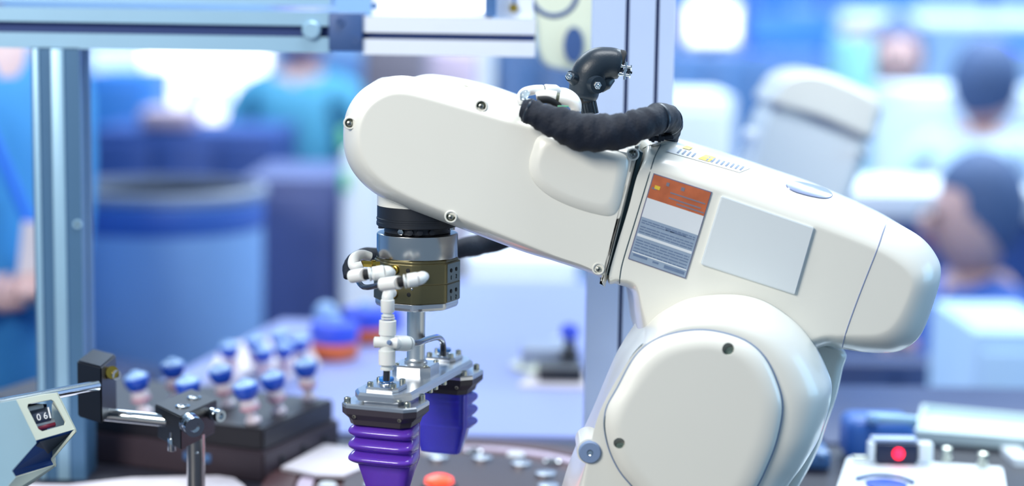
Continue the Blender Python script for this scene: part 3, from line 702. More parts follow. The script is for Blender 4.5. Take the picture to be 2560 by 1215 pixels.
# white bent fittings tucked into the hose end
fb = thing('push_fitting', at(1370, 245, 1.40), 'cluster of pale bent fittings above the left end of the sleeved hose', 'air fitting')
def piece(name, pts, r, m, **k): return pipe(name, pts, r, m, fb, **k)
piece('elbow', [(1304, 262, 1.372), (1302, 245, 1.374), (1312, 231, 1.378), (1335, 225, 1.382), (1356, 223, 1.386)], [8, 11, 11.5, 11.5, 10.5], 'white_plastic')
piece('clear_end', [(1306, 250, 1.364), (1311, 236, 1.366), (1322, 232, 1.368)], [6, 11, 6], 'glass')
piece('collar', [(1356, 223, 1.386), (1362, 223, 1.387)], 9, 'gap_black', smoothp=False)
piece('fitting_body', [(1361, 223, 1.387), (1363, 223, 1.387), (1388, 224, 1.392), (1398, 228, 1.394)], [9, 12, 12, 9], 'white_plastic', smoothp=False)
piece('elbow', [(1396, 228, 1.394), (1412, 231, 1.394), (1430, 242, 1.393), (1441, 258, 1.391), (1443, 276, 1.389)], [9, 11, 12, 12, 10], 'white_plastic')
piece('elbow', [(1340, 240, 1.378), (1362, 238, 1.378), (1384, 242, 1.378), (1390, 243, 1.378)], [8, 13, 14, 14], 'white_plastic')
piece('collar', [(1389, 243, 1.378), (1399, 246, 1.378)], 12.5, 'recess_dark', smoothp=False)
piece('elbow', [(1398, 245, 1.378), (1412, 248, 1.378), (1428, 254, 1.378), (1438, 266, 1.378), (1441, 280, 1.378)], [14, 14.5, 14, 13, 12], 'white_plastic')
piece('tube', [(1345, 250, 1.37), (1370, 250, 1.372), (1392, 262, 1.375), (1400, 275, 1.375)], 9, 'gap_black')
b = box(B(), at(1408, 265.5, 1.366), (.0085, .001, .0009), bev=.0002); out('green_mark', b, 'green', fb)
# clip bracket under the right end of the hose
br = thing('hose_bracket', at(1655, 356, 1.40), 'small black bracket clamping the hose to the top of the elbow housing', 'bracket')
b = B(); box(b, at(1640, 345, 1.395), (.012, .014, .004), bev=.0008); box(b, at(1632, 340, 1.392), (.002, .012, .009)); box(b, at(1648, 340, 1.392), (.002, .012, .009)); box(b, at(1660, 342, 1.40), (.014, .02, .003), bev=.0008); out('clip', b, 'black_metal', br)
b = B(); patch(b, bpy.data.objects['elbow_housing'], [(1606, 372), (1640, 357), (1672, 356), (1650, 362)], 4, 2, .0006); out('foot_plate', b, 'robot_white', br)

# black conduit elbow
ce = thing('conduit_elbow', at(1470, 278, 1.44), 'black plastic cable elbow with steel nuts, standing on top of the robot arm', 'cable connector')
YC = 1.436
pts = [(1456, 246, 20), (1457, 243, 35), (1461, 222, 39), (1467, 200, 42), (1477, 179, 45), (1496, 163, 44), (1520, 158, 40), (1540, 160, 38), (1550, 161, 34), (1555, 162, 26), (1557, 162, 12)]
b = tube(B(), [at(x, y, YC) for x, y, r in pts], [r * sw for x, y, r in pts], 40, 8)
tube(b, [at(1440, 198, YC - .006), at(1425, 190, YC - .0125)], [.006, .0044], 20, 2, smoothp=False)
tube(b, [at(1482, 208, YC - .006), at(1496, 213, YC - .0165)], [.0085, .0066], 20, 2, smoothp=False)
tube(b, [at(1500, 226, YC - .004), at(1512, 208, YC - .002), at(1532, 196, YC)], [.003, .006, .003], 16, 4)
out('shell', b, 'black_plastic', ce, sharp=60)
b = B(); lathe(b, at(1556, 156, YC), [(.006, -.006), (.0095, -.004), (.0098, .0), (.0085, .0012), (.0075, .0012), (.0072, -.003), (.0001, -.003)], at(1580, 163, YC) - at(1556, 156, YC), 32); out('mouth', b, 'gap_black', ce)
b = B(); lathe(b, at(1464, 243, YC), [(.0078, -.006), (.0078, .004)], at(1470, 275, YC) - at(1464, 243, YC), 32); out('neck', b, 'gap_black', ce)
b = B(); ax = at(1474, 279, YC) - at(1468, 250, YC)
lathe(b, at(1468, 251, YC), [(.0062, 0), (.0066, .0006), (.0066, .0115)], ax, 120, rad=lambda a: 1 + .05 * math.copysign(1, math.sin(16 * a))); out('ribbed_nut', b, 'black_plastic', ce, sharp=20)
for x, y, Y in [(1423, 190, YC - .0145), (1495, 214, YC - .0185)]:
    c = at(x, y, Y); b = B(); lathe(b, c, [(.0031, .003), (.0031, 0), (.0027, -.0004), (.0017, -.0004), (.0016, .0004)], (0, 1, 0), 6); lathe(b, c, [(.0014, .002), (.0014, -.0009), (.0011, -.0012), (.00001, -.0012)], (0, 1, 0), 16); out('hex_nut', b, 'chrome', ce, sharp=25)
for y in (168, 186):
    nm = 'clamp_screw'; b = B()
    q = [(1545, y - 4), (1579, y + 1)] if y < 170 else [(1545, y - 1), (1576, y + 3)]
    cyl(b, at(*q[0], YC - .009), at(*q[1], YC - .009), .0011, seg=12)
    c = at(q[1][0] - 14, (q[0][1] + q[1][1]) / 2, YC - .009); cyl(b, c + Vector((0, 0, -.0038)), c + Vector((0, 0, .0038)), .0011, seg=10)
    cyl(b, at(q[1][0] - 3, q[1][1], YC - .009), at(q[1][0], q[1][1] + .3, YC - .009), .0024, seg=6)
    cyl(b, at(q[0][0] + 3, q[0][1], YC - .009), at(q[0][0] + 9, q[0][1] + .5, YC - .009), .0018, seg=12)
    out(nm, b, 'chrome', ce)
b = B(); box(b, at(1562, 177, YC), (.011, .016, .0018), R=Matrix.Rotation(.25, 3, 'Y')); box(b, at(1572, 177, YC - .003), (.0022, .012, .007)); out('clamp_jaw', b, 'black_plastic', ce)

# ================================================================== SENSOR IN ITS HOUSING (lower left)
sh = thing('lens_housing', at(80, 1200, 1.34), 'cream sheet metal housing with a square window showing a lens barrel, at the lower left', 'camera housing')
def P3(x, y, Y): return at(x, y, Y)
FTL, FTR, FBR, FBL = (40, 999, 1.330), (141, 981, 1.352), (187, 1073, 1.352), (90, 1101, 1.330)
def fp(u, v):
    a = P3(*FTL).lerp(P3(*FTR), u); c = P3(*FBL).lerp(P3(*FBR), u); return a.lerp(c, v)
hole = [(.22, .17), (.26, .13), (.84, .13), (.88, .17), (.88, .76), (.84, .80), (.26, .80), (.22, .76)]
# frame built from an outer and an inner loop
outer = [(0, .17), (0, 0), (1, 0), (1, .17), (1, .8), (1, 1), (0, 1), (0, .8)]
hole = [(.17, .22), (.22, .15), (.80, .15), (.85, .21), (.88, .76), (.83, .83), (.24, .84), (.18, .77)]
outer = [(0, .2), (0, 0), (1, 0), (1, .2), (1, .78), (1, 1), (0, 1), (0, .78)]
n_ = (fp(1, 0) - fp(0, 0)).cross(fp(0, 1) - fp(0, 0)).normalized()
if n_.y < 0: n_ = -n_
O3 = [fp(*q) for q in outer]; H3 = [fp(*q) for q in hole]; th = .002
b = B(); rings(b, [[p + n_ * th for p in O3], O3, H3, [p + n_ * th for p in H3]], cap0=False, cap1=False); 
vv = list(b.verts); n8 = 8
for i in range(8): b.faces.new((vv[i], vv[(i + 1) % 8], vv[24 + (i + 1) % 8], vv[24 + i]))
out('window_frame', b, 'housing_cream', sh, smooth=False)
def pl(name, pts, m, th=.0015, par=None, **k): return out(name, plate(B(), [P3(*p) for p in pts], th), m, par or sh, smooth=False, **k)
_a, _b, _c = P3(40, 999, 1.330), P3(91, 1104, 1.330), P3(-130, 1028, 1.26); _n = (_b - _a).cross(_c - _a).normalized()
def onpl(x, y): d = ray(x, y); return CAM + d * ((_a - CAM).dot(_n) / d.dot(_n))
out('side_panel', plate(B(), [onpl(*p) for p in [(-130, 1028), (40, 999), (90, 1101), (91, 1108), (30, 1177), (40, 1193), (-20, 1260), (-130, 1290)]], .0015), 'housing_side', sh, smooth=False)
pl('top_panel', [(-130, 1028, 1.26), (40, 999, 1.330), (141, 981, 1.352), (60, 992, 1.43), (-110, 1020, 1.36)], 'housing_cream', .001)
pl('side_panel', [(141, 981, 1.353), (187, 1073, 1.353), (188, 1080, 1.353), (131, 1147, 1.353), (138, 1160, 1.353), (137, 1167, 1.353), (120, 1120, 1.43), (130, 1010, 1.43)], 'housing_cream', .001)
pl('edge_flange', [(187, 1073, 1.350), (188, 1081, 1.350), (132, 1148, 1.350), (127, 1147, 1.350), (181, 1078, 1.350)], 'housing_cream', .001)
pl('edge_flange', [(132, 1147, 1.350), (139, 1160, 1.350), (137, 1168, 1.350), (131, 1166, 1.350), (133, 1160, 1.350), (127, 1149, 1.350)], 'housing_cream', .001)
pl('bottom_flange', [(40, 1193, 1.320), (137, 1163, 1.350), (134, 1170, 1.350), (60, 1222, 1.330), (-20, 1262, 1.30)], 'housing_cream', .0012)
pl('inner_panel', [(92, 1100, 1.333), (187, 1074, 1.355), (130, 1148, 1.38), (136, 1163, 1.38), (40, 1192, 1.36), (30, 1177, 1.35)], 'blue_housing', .001)
pl('inner_plate', [(100, 1106, 1.334), (172, 1086, 1.354), (120, 1136, 1.366), (75, 1130, 1.35)], 'lens_grey', .0008)
# lens behind the window
la = (fp(.1, .5) - fp(1.0, .45)).normalized()
lc = fp(.42, .42) + n_ * .013
b = B(); L0 = lc - la * -.024; 
cyl(b, lc + n_ * .008 + la * .012, lc + n_ * .008 - la * .011, .006, seg=36); ln = out('lens_barrel', b, 'lens_grey', sh)
b = B(); vdir = (fp(.5, 1) - fp(.5, 0)).normalized()
for off, r, m in [(-.0085, .0112, 'print_white')]: pass
b = B(); box(b, fp(.5, .5) + n_ * .026, (.024, .001, .024)); out('back_plate', b, 'sensor_dark', sh)
pf2 = [(.26, .20, .70, .34, 'print_white'), (.26, .34, .74, .62, 'lens_grey'), (.30, .62, .80, .71, 'print_white'), (.33, .71, .78, .80, 'lens_red')]
for u0, v0, u1, v1, m in pf2:
    b = B(); p0, p1 = fp(u0, (v0 + v1) / 2), fp(u1, (v0 + v1) / 2); r = (fp(.5, v1) - fp(.5, v0)).length / 2
    cyl(b, p0 + n_ * .012, p1 + n_ * .012, max(r, .002) * (1.25 if m == 'lens_grey' else 1.0), seg=24, bev=.0006); out('lens_ring', b, m, ln)
def text(body, c, ux, uy, size, m, parent, name='lettering'):
    cu = bpy.data.curves.new('t', 'FONT'); cu.body = body; cu.size = size; cu.extrude = .0001; cu.align_x = 'CENTER'; cu.align_y = 'CENTER'
    tmp = bpy.data.objects.new('t', cu); COL.objects.link(tmp); bpy.context.view_layer.update()
    me = bpy.data.meshes.new_from_object(tmp.evaluated_get(bpy.context.evaluated_depsgraph_get())); bpy.data.objects.remove(tmp)
    b = B(); b.from_mesh(me); uz = ux.cross(uy); R3 = Matrix((ux, uy, uz)).transposed()
    bmesh.ops.transform(b, matrix=Matrix.Translation(c) @ R3.to_4x4(), verts=b.verts); return out(name, b, m, parent, smooth=False)
ux = (fp(1, .5) - fp(0, .5)).normalized(); uy = (fp(.5, 0) - fp(.5, 1)); uy = (uy - ux * uy.dot(ux)).normalized()
text('1', fp(.62, .47) + n_ * .0012, ux, uy, .0125, 'print_white', ln); text('0 6', fp(.42, .51) + n_ * .0014, ux, uy, .0072, 'print_white', ln)

# ---- clamp stand: rods, black blocks, knobs, post
def knob(c, d, r, L, parent, name='knob', m='chrome'):
    b = B(); lathe(b, c, [(r * .75, -.004), (r * .75, 0), (r, .0005), (r, L * .35), (r * .6, L * .4), (r * .6, L * .6), (r * .95, L * .65), (r * .95, L), (r * .5, L), (r * .45, L * .8), (.00001, L * .8)], d, 24); return out(name, b, m, parent, sharp=25)
ks = thing('clamp_stand', at(488, 1250, 1.52), 'black clamp blocks on chrome rods held by an upright steel post at the lower left', 'clamp stand')
sk = mpp(1.5)
c0 = at(222, 984, 1.50)
Rz = Matrix.Rotation(-.62, 3, 'Z')
b = B(); q = [(192, 912, 1.495), (253, 917, 1.47), (291, 910, 1.525)]
Q = [P3(*p) for p in q]; Q.append(Q[0] + Q[2] - Q[1]); hgt = P3(192, 912, 1.495).z - P3(192, 1053, 1.495).z
Q = [Vector((p.x, p.y, Q[1].z)) for p in Q]
rings(b, [Q, [p - UP * hgt for p in Q]]); bmesh.ops.bevel(b, geom=list(b.edges), offset=.0015, segments=2, affect='EDGES'); out('clamp_block', b, 'bracket_black', ks)
b = B(); tube(b, [P3(-60, 1022, 1.30), P3(240, 964, 1.462)], 13.5 * sk, 28, 2, smoothp=False); out('rod', b, 'chrome', ks)
knob(P3(272, 933, 1.497), (.75, -.65, 0), .0048, .011, ks)
b = B(); cyl(b, P3(276, 932, 1.493), P3(281, 931, 1.488), .0055, seg=20); out('brass_washer', b, 'brass', ks)
b = B(); tube(b, [P3(244, 1034, 1.50), P3(425, 1052, 1.49)], 16 * sk, 28, 2, smoothp=False); out('rod', b, 'chrome', ks)
q = [(387, 1034, 1.50), (451, 1041, 1.455), (543, 1003, 1.52)]; Q = [P3(*p) for p in q]; Q.append(Q[0] + Q[2] - Q[1]); Q = [Vector((p.x, p.y, Q[1].z)) for p in Q]
b = B(); rings(b, [Q, [p - UP * .0105 for p in Q]]); bmesh.ops.bevel(b, geom=list(b.edges), offset=.001, segments=2, affect='EDGES'); out('clamp_block', b, 'bracket_black', ks)
b = B(); Q2 = [p - UP * .0095 for p in Q]; cq = sum(Q2, Vector()) / 4; Q2 = [cq + (p - cq) * .93 for p in Q2]; rings(b, [Q2, [p - UP * .020 for p in Q2]]); bmesh.ops.bevel(b, geom=list(b.edges), offset=.001, segments=2, affect='EDGES'); out('clamp_jaw', b, 'bracket_black', ks)
for u, v in [(.35, .3), (.5, .72)]:
    pz = Q[1].lerp(Q[2], v).lerp(Q[0].lerp(Q[3], v), u); b = B(); lathe(b, pz + UP * .0002, [(.0062, 0), (.0062, .001), (.0048, .0012), (.004, .0002), (.00001, .0002)], UP, 24); out('screw', b, 'chrome', ks)
knob(P3(472, 1056, 1.462), (.5, -.85, -.1), .0088, .014, ks); knob(P3(530, 1034, 1.503), (.7, -.7, 0), .0055, .013, ks)
b = B(); cyl(b, P3(430, 1095, 1.478), P3(430, 1127, 1.478), .0036, seg=16, bev=.0005); cyl(b, P3(430, 1080, 1.478), P3(430, 1100, 1.478), .0022, seg=12); out('bolt', b, 'chrome', ks)
pb_ = P3(489, 1090, 1.50)
b = B(); cyl(b, (pb_.x, 1.50, BZ), (pb_.x, 1.50, pb_.z + .002), .0078, seg=32); po = out('post', b, 'steel', ks)
b = B(); lathe(b, (pb_.x, 1.50, BZ), [(.022, 0), (.022, .006), (.012, .008), (.0105, .03), (.009, .031)], seg=32); out('post_foot', b, 'steel', ks)
b = B(); sphere(b, P3(492, 1133, 1.4925), .0016, 10); out('set_screw', b, 'chrome', po)
b = plate(B(), [on(-200, 1225, BZ + .006), on(-60, 1207, BZ + .006), on(170, 1211, BZ + .006), on(330, 1194, BZ + .006), on(545, 1189, BZ + .006), on(585, 1195, BZ + .006), on(612, 1215, BZ + .006), on(612, 1290, BZ + .006), on(-200, 1290, BZ + .006)], .0055)
out('base_sheet', b, 'sheet_white', None, 'rounded white sheet lying on the machine bed at the bottom left', 'sheet', smooth=False)
b = plate(B(), [on(702, 1168, BZ + .0125), on(812, 1110, BZ + .0125), on(880, 1118, BZ + .0125), on(905, 1170, BZ + .0125), on(860, 1188, BZ + .0125), on(790, 1186, BZ + .0125)], .0035)
out('paper_sheet', b, 'sheet_white', None, 'white sheet on the dark bed beside the front bellows finger', 'sheet', smooth=False)

# ================================================================== VIALS ON THE BLACK TRAY
TTZ = 1.19
A0 = on(658, 1073, TTZ); A1 = on(834, 998, TTZ); sd = (A1 - A0).normalized(); fd2 = Vector((-sd.y, sd.x, 0)); Ls = (A1 - A0).length
tr = thing('vial_tray', (A0 + fd2 * .15).to_tuple()[:2] + (BZ,), 'stepped black tray holding the blue capped vials', 'tray')
def rectz(o, a, l, w_, z): return [Vector(((o + sd * x + fd2 * y).x, (o + sd * x + fd2 * y).y, z)) for x, y in [(a, 0), (a + l, 0), (a + l, w_), (a, w_)]]
def block(name, a, l, y0, w_, z0, z1, m, bev=.002):
    o = A0 + fd2 * y0; b = B(); rings(b, [rectz(o, a, l, w_, z0), rectz(o, a, l, w_, z1)]); bmesh.ops.bevel(b, geom=list(b.edges), offset=bev, segments=2, affect='EDGES'); return out(name, b, m, tr)
block('top_block', 0, Ls, 0, .34, TTZ - .022, TTZ, 'tray_black')
block('base_block', -.006, Ls + .012, -.004, .35, BZ + .0002, TTZ - .022, 'plinth')
for i in range(3):
    c = A0 + sd * (Ls * (.2 + .3 * i)) - fd2 * .0045; b = B(); lathe(b, Vector((c.x, c.y, TTZ - .036)), [(.004, 0), (.004, .0015), (.0025, .0015), (.002, .0005), (.00001, .0005)], -fd2, 16); out('bolt', b, 'black_metal', tr)
b = B(); c = A0 - sd * .0065 + fd2 * .07; box(b, Vector((c.x, c.y, BZ + .018)), (.03, .002, .008), math.atan2(fd2.y, fd2.x), .0005); out('name_plate', b, 'slate', tr)

def vial(loc, tilt, label, scale=1):
    t = thing('vial', loc, label, 'vial', 'blue capped vials')
    ax = Vector(tilt).normalized(); k = scale
    b = B(); lathe(b, loc, [(.0085 * k, 0), (.0095 * k, .001), (.0095 * k, .004), (.006 * k, .007), (.0055 * k, .012 * k), (.010 * k, .017 * k), (.0115 * k, .022 * k), (.010 * k, .028 * k), (.006 * k, .031 * k)], ax, 20); out('body', b, 'vial_body', t)
    b = B(); lathe(b, loc, [(.0101 * k, .0172 * k), (.0116 * k, .0185 * k), (.0117 * k, .0205 * k), (.0116 * k, .0215 * k)], ax, 20, caps=False); out('band', b, 'vial_pink', t)
    b = B(); lathe(b, loc, [(.007 * k, .030 * k), (.010 * k, .031 * k), (.0135 * k, .036 * k), (.0148 * k, .042 * k), (.0150 * k, .0455 * k), (.0145 * k, .0465 * k)], ax, 24); out('cap', b, 'cap_blue', t)
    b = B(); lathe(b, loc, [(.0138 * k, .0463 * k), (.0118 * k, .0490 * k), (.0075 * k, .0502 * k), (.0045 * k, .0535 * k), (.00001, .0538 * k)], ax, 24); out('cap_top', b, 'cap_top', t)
    return t
VS = [(345, 966, 362, 1036, 'blue capped vial furthest left on the black tray'),
      (434, 934, 442, 1002, 'blue capped vial at the back of the tray, second from the left'),
      (472, 982, 482, 1050, 'blue capped vial just behind the black clamp block'),
      (556, 948, 572, 1016, 'blue capped vial in the middle of the tray, behind the knobs'),
      (618, 988, 634, 1058, 'blue capped vial nearest the front corner of the tray'),
      (686, 969, 698, 1034, 'blue capped vial at the right front edge of the tray'),
      (766, 934, 774, 1000, 'blue capped vial at the far right end of the tray')]
for cx_, cy_, bx_, by_, l in VS:
    p = on(bx_, by_, TTZ); c = at(cx_, cy_, p.y - .002); d = c - p; k = d.length / .042
    vial(p + UP * .0001, d, l, max(.85, min(1.15, k)))
bk = thing('parts_rack', on(640, 925, TZ), 'white rack carrying a second row of small blue topped vials behind the black tray', 'rack')
rq = [on(520, 965, TZ), on(800, 935, TZ), on(765, 868, TZ), on(560, 880, TZ)]
b = B(); rings(b, [[p for p in rq], [p + UP * .012 for p in rq]]); out('rack_block', b, 'sheet_white', bk, smooth=False)
VB = [(575, 903, 'small blue topped vial at the left end of the white rack'), (640, 886, 'small blue topped vial, second from left on the white rack'), (660, 912, 'small blue topped vial at the front of the white rack'), (702, 872, 'small blue topped vial at the back of the white rack'), (712, 902, 'small blue topped vial near the right of the white rack'), (752, 884, 'small blue topped vial at the right end of the white rack')]
for x, y, l in VB:
    p = on(x + 4, y + 44, TZ + .012); c = at(x, y, p.y); vial(p + UP * .0001, c - p, l, .85)

def jar(x, y, Y, r, hb, ho_, label):
    p = at(x, y, Y); p.z = TZ + .0003
    t = thing('round_jar', p, label, 'jar', 'orange based jars')
    b = B(); lathe(b, p, [(r * .94, 0), (r, .003), (r, ho_ - .002), (r * .97, ho_)], seg=36); out('base', b, 'jar_orange', t)
    b = B(); lathe(b, p, [(r * .98, ho_), (r * 1.02, ho_ + .002), (r * 1.02, ho_ + hb - .003), (r * .96, ho_ + hb), (r * .3, ho_ + hb + .002), (.0001, ho_ + hb + .002)], seg=36); out('lid', b, 'jar_blue', t)
    b = B(); lathe(b, p + UP * (ho_ + hb + .002), [(r * .3, 0), (r * .28, .006), (r * .2, .008), (.0001, .008)], seg=20); out('knob', b, 'cap_top', t)
    return t
jar(836, 905, 2.32, .031, .024, .021, 'flat jar with a blue lid and orange base, nearer one behind the gripper')
jar(912, 884, 2.44, .030, .024, .020, 'flat jar with a blue lid and orange base, further one behind the gripper')
p = at(958, 840, 2.545); p.z = TZ
b = B(); lathe(b, p, [(.02, 0), (.028, .004), (.03, .02), (.026, .03), (.0001, .032)], seg=28); tag_ = out('blue_dish', b, 'jar_blue', None, 'round blue dish on the table behind the white tee fitting', 'dish')
p = at(814, 832, 2.50); p.z = TZ
t = thing('globe_lamp', p, 'pale blue ball on a short stem at the back edge of the white table', 'ball')
b = B(); lathe(b, p, [(.012, 0), (.012, .003), (.004, .005), (.004, .012)], seg=16); out('stem', b, 'cabinet_white', t)
b = B(); sphere(b, p + UP * .027, .0165, 24); out('ball', b, 'cap_top', t)
p = at(866, 838, 2.47); p.z = TZ
t = thing('bottle', p, 'small white bottle with a blue cap beside the pale blue ball', 'bottle')
b = B(); lathe(b, p, [(.008, 0), (.010, .002), (.010, .016), (.006, .021), (.005, .024)], seg=20); out('body', b, 'vial_body', t)
b = B(); lathe(b, p + UP * .024, [(.0065, 0), (.0065, .011), (.005, .012)], seg=20); out('cap', b, 'jar_blue', t)
# small device on the table by the right post
p0 = on(1280, 905, TZ)
t = thing('sample_scanner', on(1380, 945, TZ), 'small pale wedge shaped device with black foot beside the upright post', 'device')
b = plate(B(), [at(1272, 912, 2.27), at(1385, 842, 2.36), at(1425, 845, 2.36), at(1420, 905, 2.26), at(1330, 930, 2.2)], .012); out('sloped_cover', b, 'housing_cream', t, smooth=False)
b = B(); box(b, at(1370, 925, 2.28) + Vector((0, 0, .020)), (.07, .08, .03), bev=.003); out('body', b, 'rim_beige', t)
b = B(); box(b, at(1400, 935, 2.19) + Vector((0, 0, .004)), (.055, .05, .018), bev=.003); out('foot', b, 'black_metal', t)
b = B(); lathe(b, at(1424, 900, 2.24), [(.012, -.022), (.012, .012), (.007, .014), (.007, .024)], seg=20); out('black_column', b, 'black_metal', t)
b = B(); sphere(b, at(1424, 829, 2.24), .012, 16); out('blue_bulb', b, 'jar_blue', t)
b = plate(B(), [on(1295, 962, TZ + .004), on(1345, 925, TZ + .004), on(1500, 930, TZ + .004), on(1500, 968, TZ + .004)], .0035); out('base_plate', b, 'sheet_white', t, smooth=False)

# ================================================================== TURNTABLE (bottom centre)
tcn = Vector((-.045, 1.675, 0)); TR = .19
t = thing('turntable', (tcn.x, tcn.y, BZ), 'large dark round turntable on the machine bed below the gripper', 'turntable')
b = B(); lathe(b, (tcn.x, tcn.y, BZ + .0003), [(TR, 0), (TR, .006), (TR - .006, .008), (TR - .03, .008), (TR - .032, .005), (.02, .005)], seg=96); out('disc', b, 'bed_brown', t, sharp=25)
b = B(); lathe(b, (tcn.x, tcn.y, BZ + .0055), [(TR - .034, 0), (TR - .034, .002), (TR - .048, .002), (TR - .048, 0)], seg=96, caps=False); out('light_ring', b, 'pink_grey', t)
b = B(); lathe(b, (tcn.x, tcn.y, BZ + .0055), [(.112, 0), (.112, .004), (.108, .005), (.02, .005)], seg=64); out('inner_disc', b, 'plinth', t)
for i in range(18):
    a = i * 2 * math.pi / 18 + .1; c = tcn + Vector((math.cos(a), math.sin(a), 0)) * .127; b = B(); lathe(b, (c.x, c.y, BZ + .0055), [(.009, 0), (.009, .004), (.007, .0055), (.005, .003), (.0001, .003)], seg=20); out('socket', b, 'label_white' if i % 2 else 'steel', t)
for i in range(12):
    a = i * 2 * math.pi / 12 + .3; c = tcn + Vector((math.cos(a), math.sin(a), 0)) * .085; b = B(); lathe(b, (c.x, c.y, BZ + .0103), [(.010, 0), (.010, .004), (.004, .005), (.0001, .005)], seg=16); out('stud', b, 'aluminium', t)
p = on(1098, 1216, BZ + .011)
t2 = thing('glow_disc', p, 'orange red disc with an added glow on the turntable just below the back bellows finger', 'lamp')
b = B(); lathe(b, p, [(.017, 0), (.017, .003), (.015, .004), (.0001, .004)], seg=28); out('base', b, 'black_metal', t2)
b = B(); lathe(b, p + UP * .004, [(.014, 0), (.013, .004), (.008, .0065), (.0001, .007)], seg=28); out('lens', b, 'glow_disc', t2)
l = bpy.data.lights.new('red_fill', 'POINT'); l.energy = .025; l.color = (1, .12, .12); l.shadow_soft_size = .02  # added red fill over the disc, tints the parts around it
o = bpy.data.objects.new('red_fill', l); COL.objects.link(o); o.location = p + UP * .03

# ================================================================== ALUMINIUM FRAME
def profile(name, p0, p1, wa, wb, label, m='profile', slots_a=(0,), slots_b=(0,), depthdir=(0, 1, 0), cat='frame beam', group=None, sw_=.0045):
    """extruded slotted bar from p0 to p1; wa = face width seen from the front, wb = depth"""
    p0 = Vector(p0); p1 = Vector(p1); d = (p1 - p0).normalized(); dd = Vector(depthdir); s = d.cross(dd).normalized()
    pts = []
    def edge(a, b_, nin, sl, L):
        o = [a]; t = (b_ - a).normalized()
        for q in sorted(sl):
            m_ = L / 2 + q; o += [a + t * (m_ - sw_), a + t * (m_ - sw_) + nin * .007, a + t * (m_ - sw_ - .004) + nin * .0071, a + t * (m_ - sw_ - .004) + nin * .012, a + t * (m_ + sw_ + .004) + nin * .012, a + t * (m_ + sw_ + .004) + nin * .0071, a + t * (m_ + sw_) + nin * .007, a + t * (m_ + sw_)]
        return o
    V = lambda x, y: Vector((x, y, 0))
    c = [V(-wa / 2, -wb / 2), V(wa / 2, -wb / 2), V(wa / 2, wb / 2), V(-wa / 2, wb / 2)]
    pts += edge(c[0], c[1], V(0, 1), slots_a, wa); pts += edge(c[1], c[2], V(-1, 0), slots_b, wb); pts += edge(c[2], c[3], V(0, -1), slots_a, wa); pts += edge(c[3], c[0], V(1, 0), slots_b, wb)
    t = thing(name, (p0 if p0.z < p1.z + 1e-6 else p1), label, cat, group)
    b = B(); rings(b, [[p0 + s * q.x + dd * q.y for q in pts], [p1 + s * q.x + dd * q.y for q in pts]]); out('extrusion', b, m, t, smooth=False)
    b = B()
    for q in slots_a:
        cc = (p0 + p1) / 2 - dd * (wb / 2 - .0095) + s * q; L = (p1 - p0).length
        R3 = Matrix((s, dd, d)).transposed(); box(b, cc, (sw_ * 2 + .006, .003, L), R=R3)
    out('slot_insert', b, 'slot', t, smooth=False)
    if not slots_a: bpy.data.objects.remove(bpy.data.objects[[c.name for c in t.children if c.name.startswith('slot_insert')][0]])
    return t
YP = 1.625; sp = mpp(YP)
xr = at(1558, 600, YP).x
profile('frame_post', (xr + .004, YP, BZ + .0005), (xr + .004, YP, 2.2), 200 * sp, .034, 'white double slotted aluminium post right behind the robot elbow', 'profile_lilac', slots_a=(-57 * sp, 16 * sp), cat='frame post', sw_=.0018)
YBm = 1.72; sb = mpp(YBm)
xl = at(160, 600, YBm).x
lpst = profile('frame_post', (xl, YBm, BZ + .0005), (xl, YBm, at(160, 118, YBm).z), 118 * sb, .045, 'blue grey aluminium post at the left of the frame', 'profile_slate', slots_a=(), cat='frame post', sw_=.0035)
for dx, w_, m_ in [(6, 30, 'profile'), (-46, 14, 'profile')]:  # lighter strips standing in for the highlight along the post
    b = B(); zt0 = at(160, 118, YBm).z; box(b, (xl + dx * sb, YBm - .0235, (BZ + zt0) / 2), (w_ * sb, .003, zt0 - BZ - .002), bev=.0006); out('highlight_strip', b, m_, lpst)
for yy in (680,):
    b = B(); lathe(b, at(194, yy - 120, YBm - .0225), [(.0042, .001), (.0042, -.001), (.002, -.001), (.002, 0), (.0001, 0)], (0, 1, 0), 16); out('screw', b, 'profile', lpst)
b = B()
zt, zm, zc = at(412, 8, YBm).z, at(412, 74, YBm).z, 0
xa, xb = at(-250, 60, YBm).x, at(829, 60, YBm).x
profile('frame_beam', (xa, YBm, zm), (xb, YBm, zm), 98 * sb, .045, 'long horizontal blue grey slotted beam across the upper left', 'profile', slots_a=(2 * sb,), sw_=.0052)
bt = bpy.data.objects['frame_beam']
b = B(); lathe(b, at(778, 76, YBm - .026), [(.0088, .006), (.0088, 0), (.007, -.0015), (.0001, -.0015)], (0, 1, 0), 24); out('slot_bolt', b, 'profile', bt)
profile('frame_beam', (xa, YBm + .01, zt + .012), (xb, YBm + .01, zt + .012), 62 * sb, .045, 'second beam lying on the long slotted beam at the upper left edge', 'profile', slots_a=())
t = thing('joint_block', at(870, 128, YBm), 'dark blue corner block joining the left and right beams', 'joint block')
pA, pB = at(829, 31, YBm), at(911, 127, YBm)
b = B(); box(b, ((pA.x + pB.x) / 2, YBm, (pA.z + pB.z) / 2), (pB.x - pA.x, .056, pA.z - pB.z), bev=.002); out('block', b, 'joint_block', t)
for x, y in [(850, 55), (890, 100)]:
    b = B(); lathe(b, at(x, y, YBm - .0285), [(.004, .001), (.004, -.001), (.002, -.001), (.002, 0), (.0001, 0)], (0, 1, 0), 16); out('screw', b, 'joint_block', t)
xc, xd = at(912, 100, YBm).x, at(1337, 100, YBm).x; zr = at(1120, 91, YBm).z
profile('frame_beam', (xc, YBm, zr), (xd, YBm, zr), 92 * sb, .045, 'bright white slotted beam between the dark corner block and the post', 'profile_white', slots_a=(0 * sb,), sw_=.003)
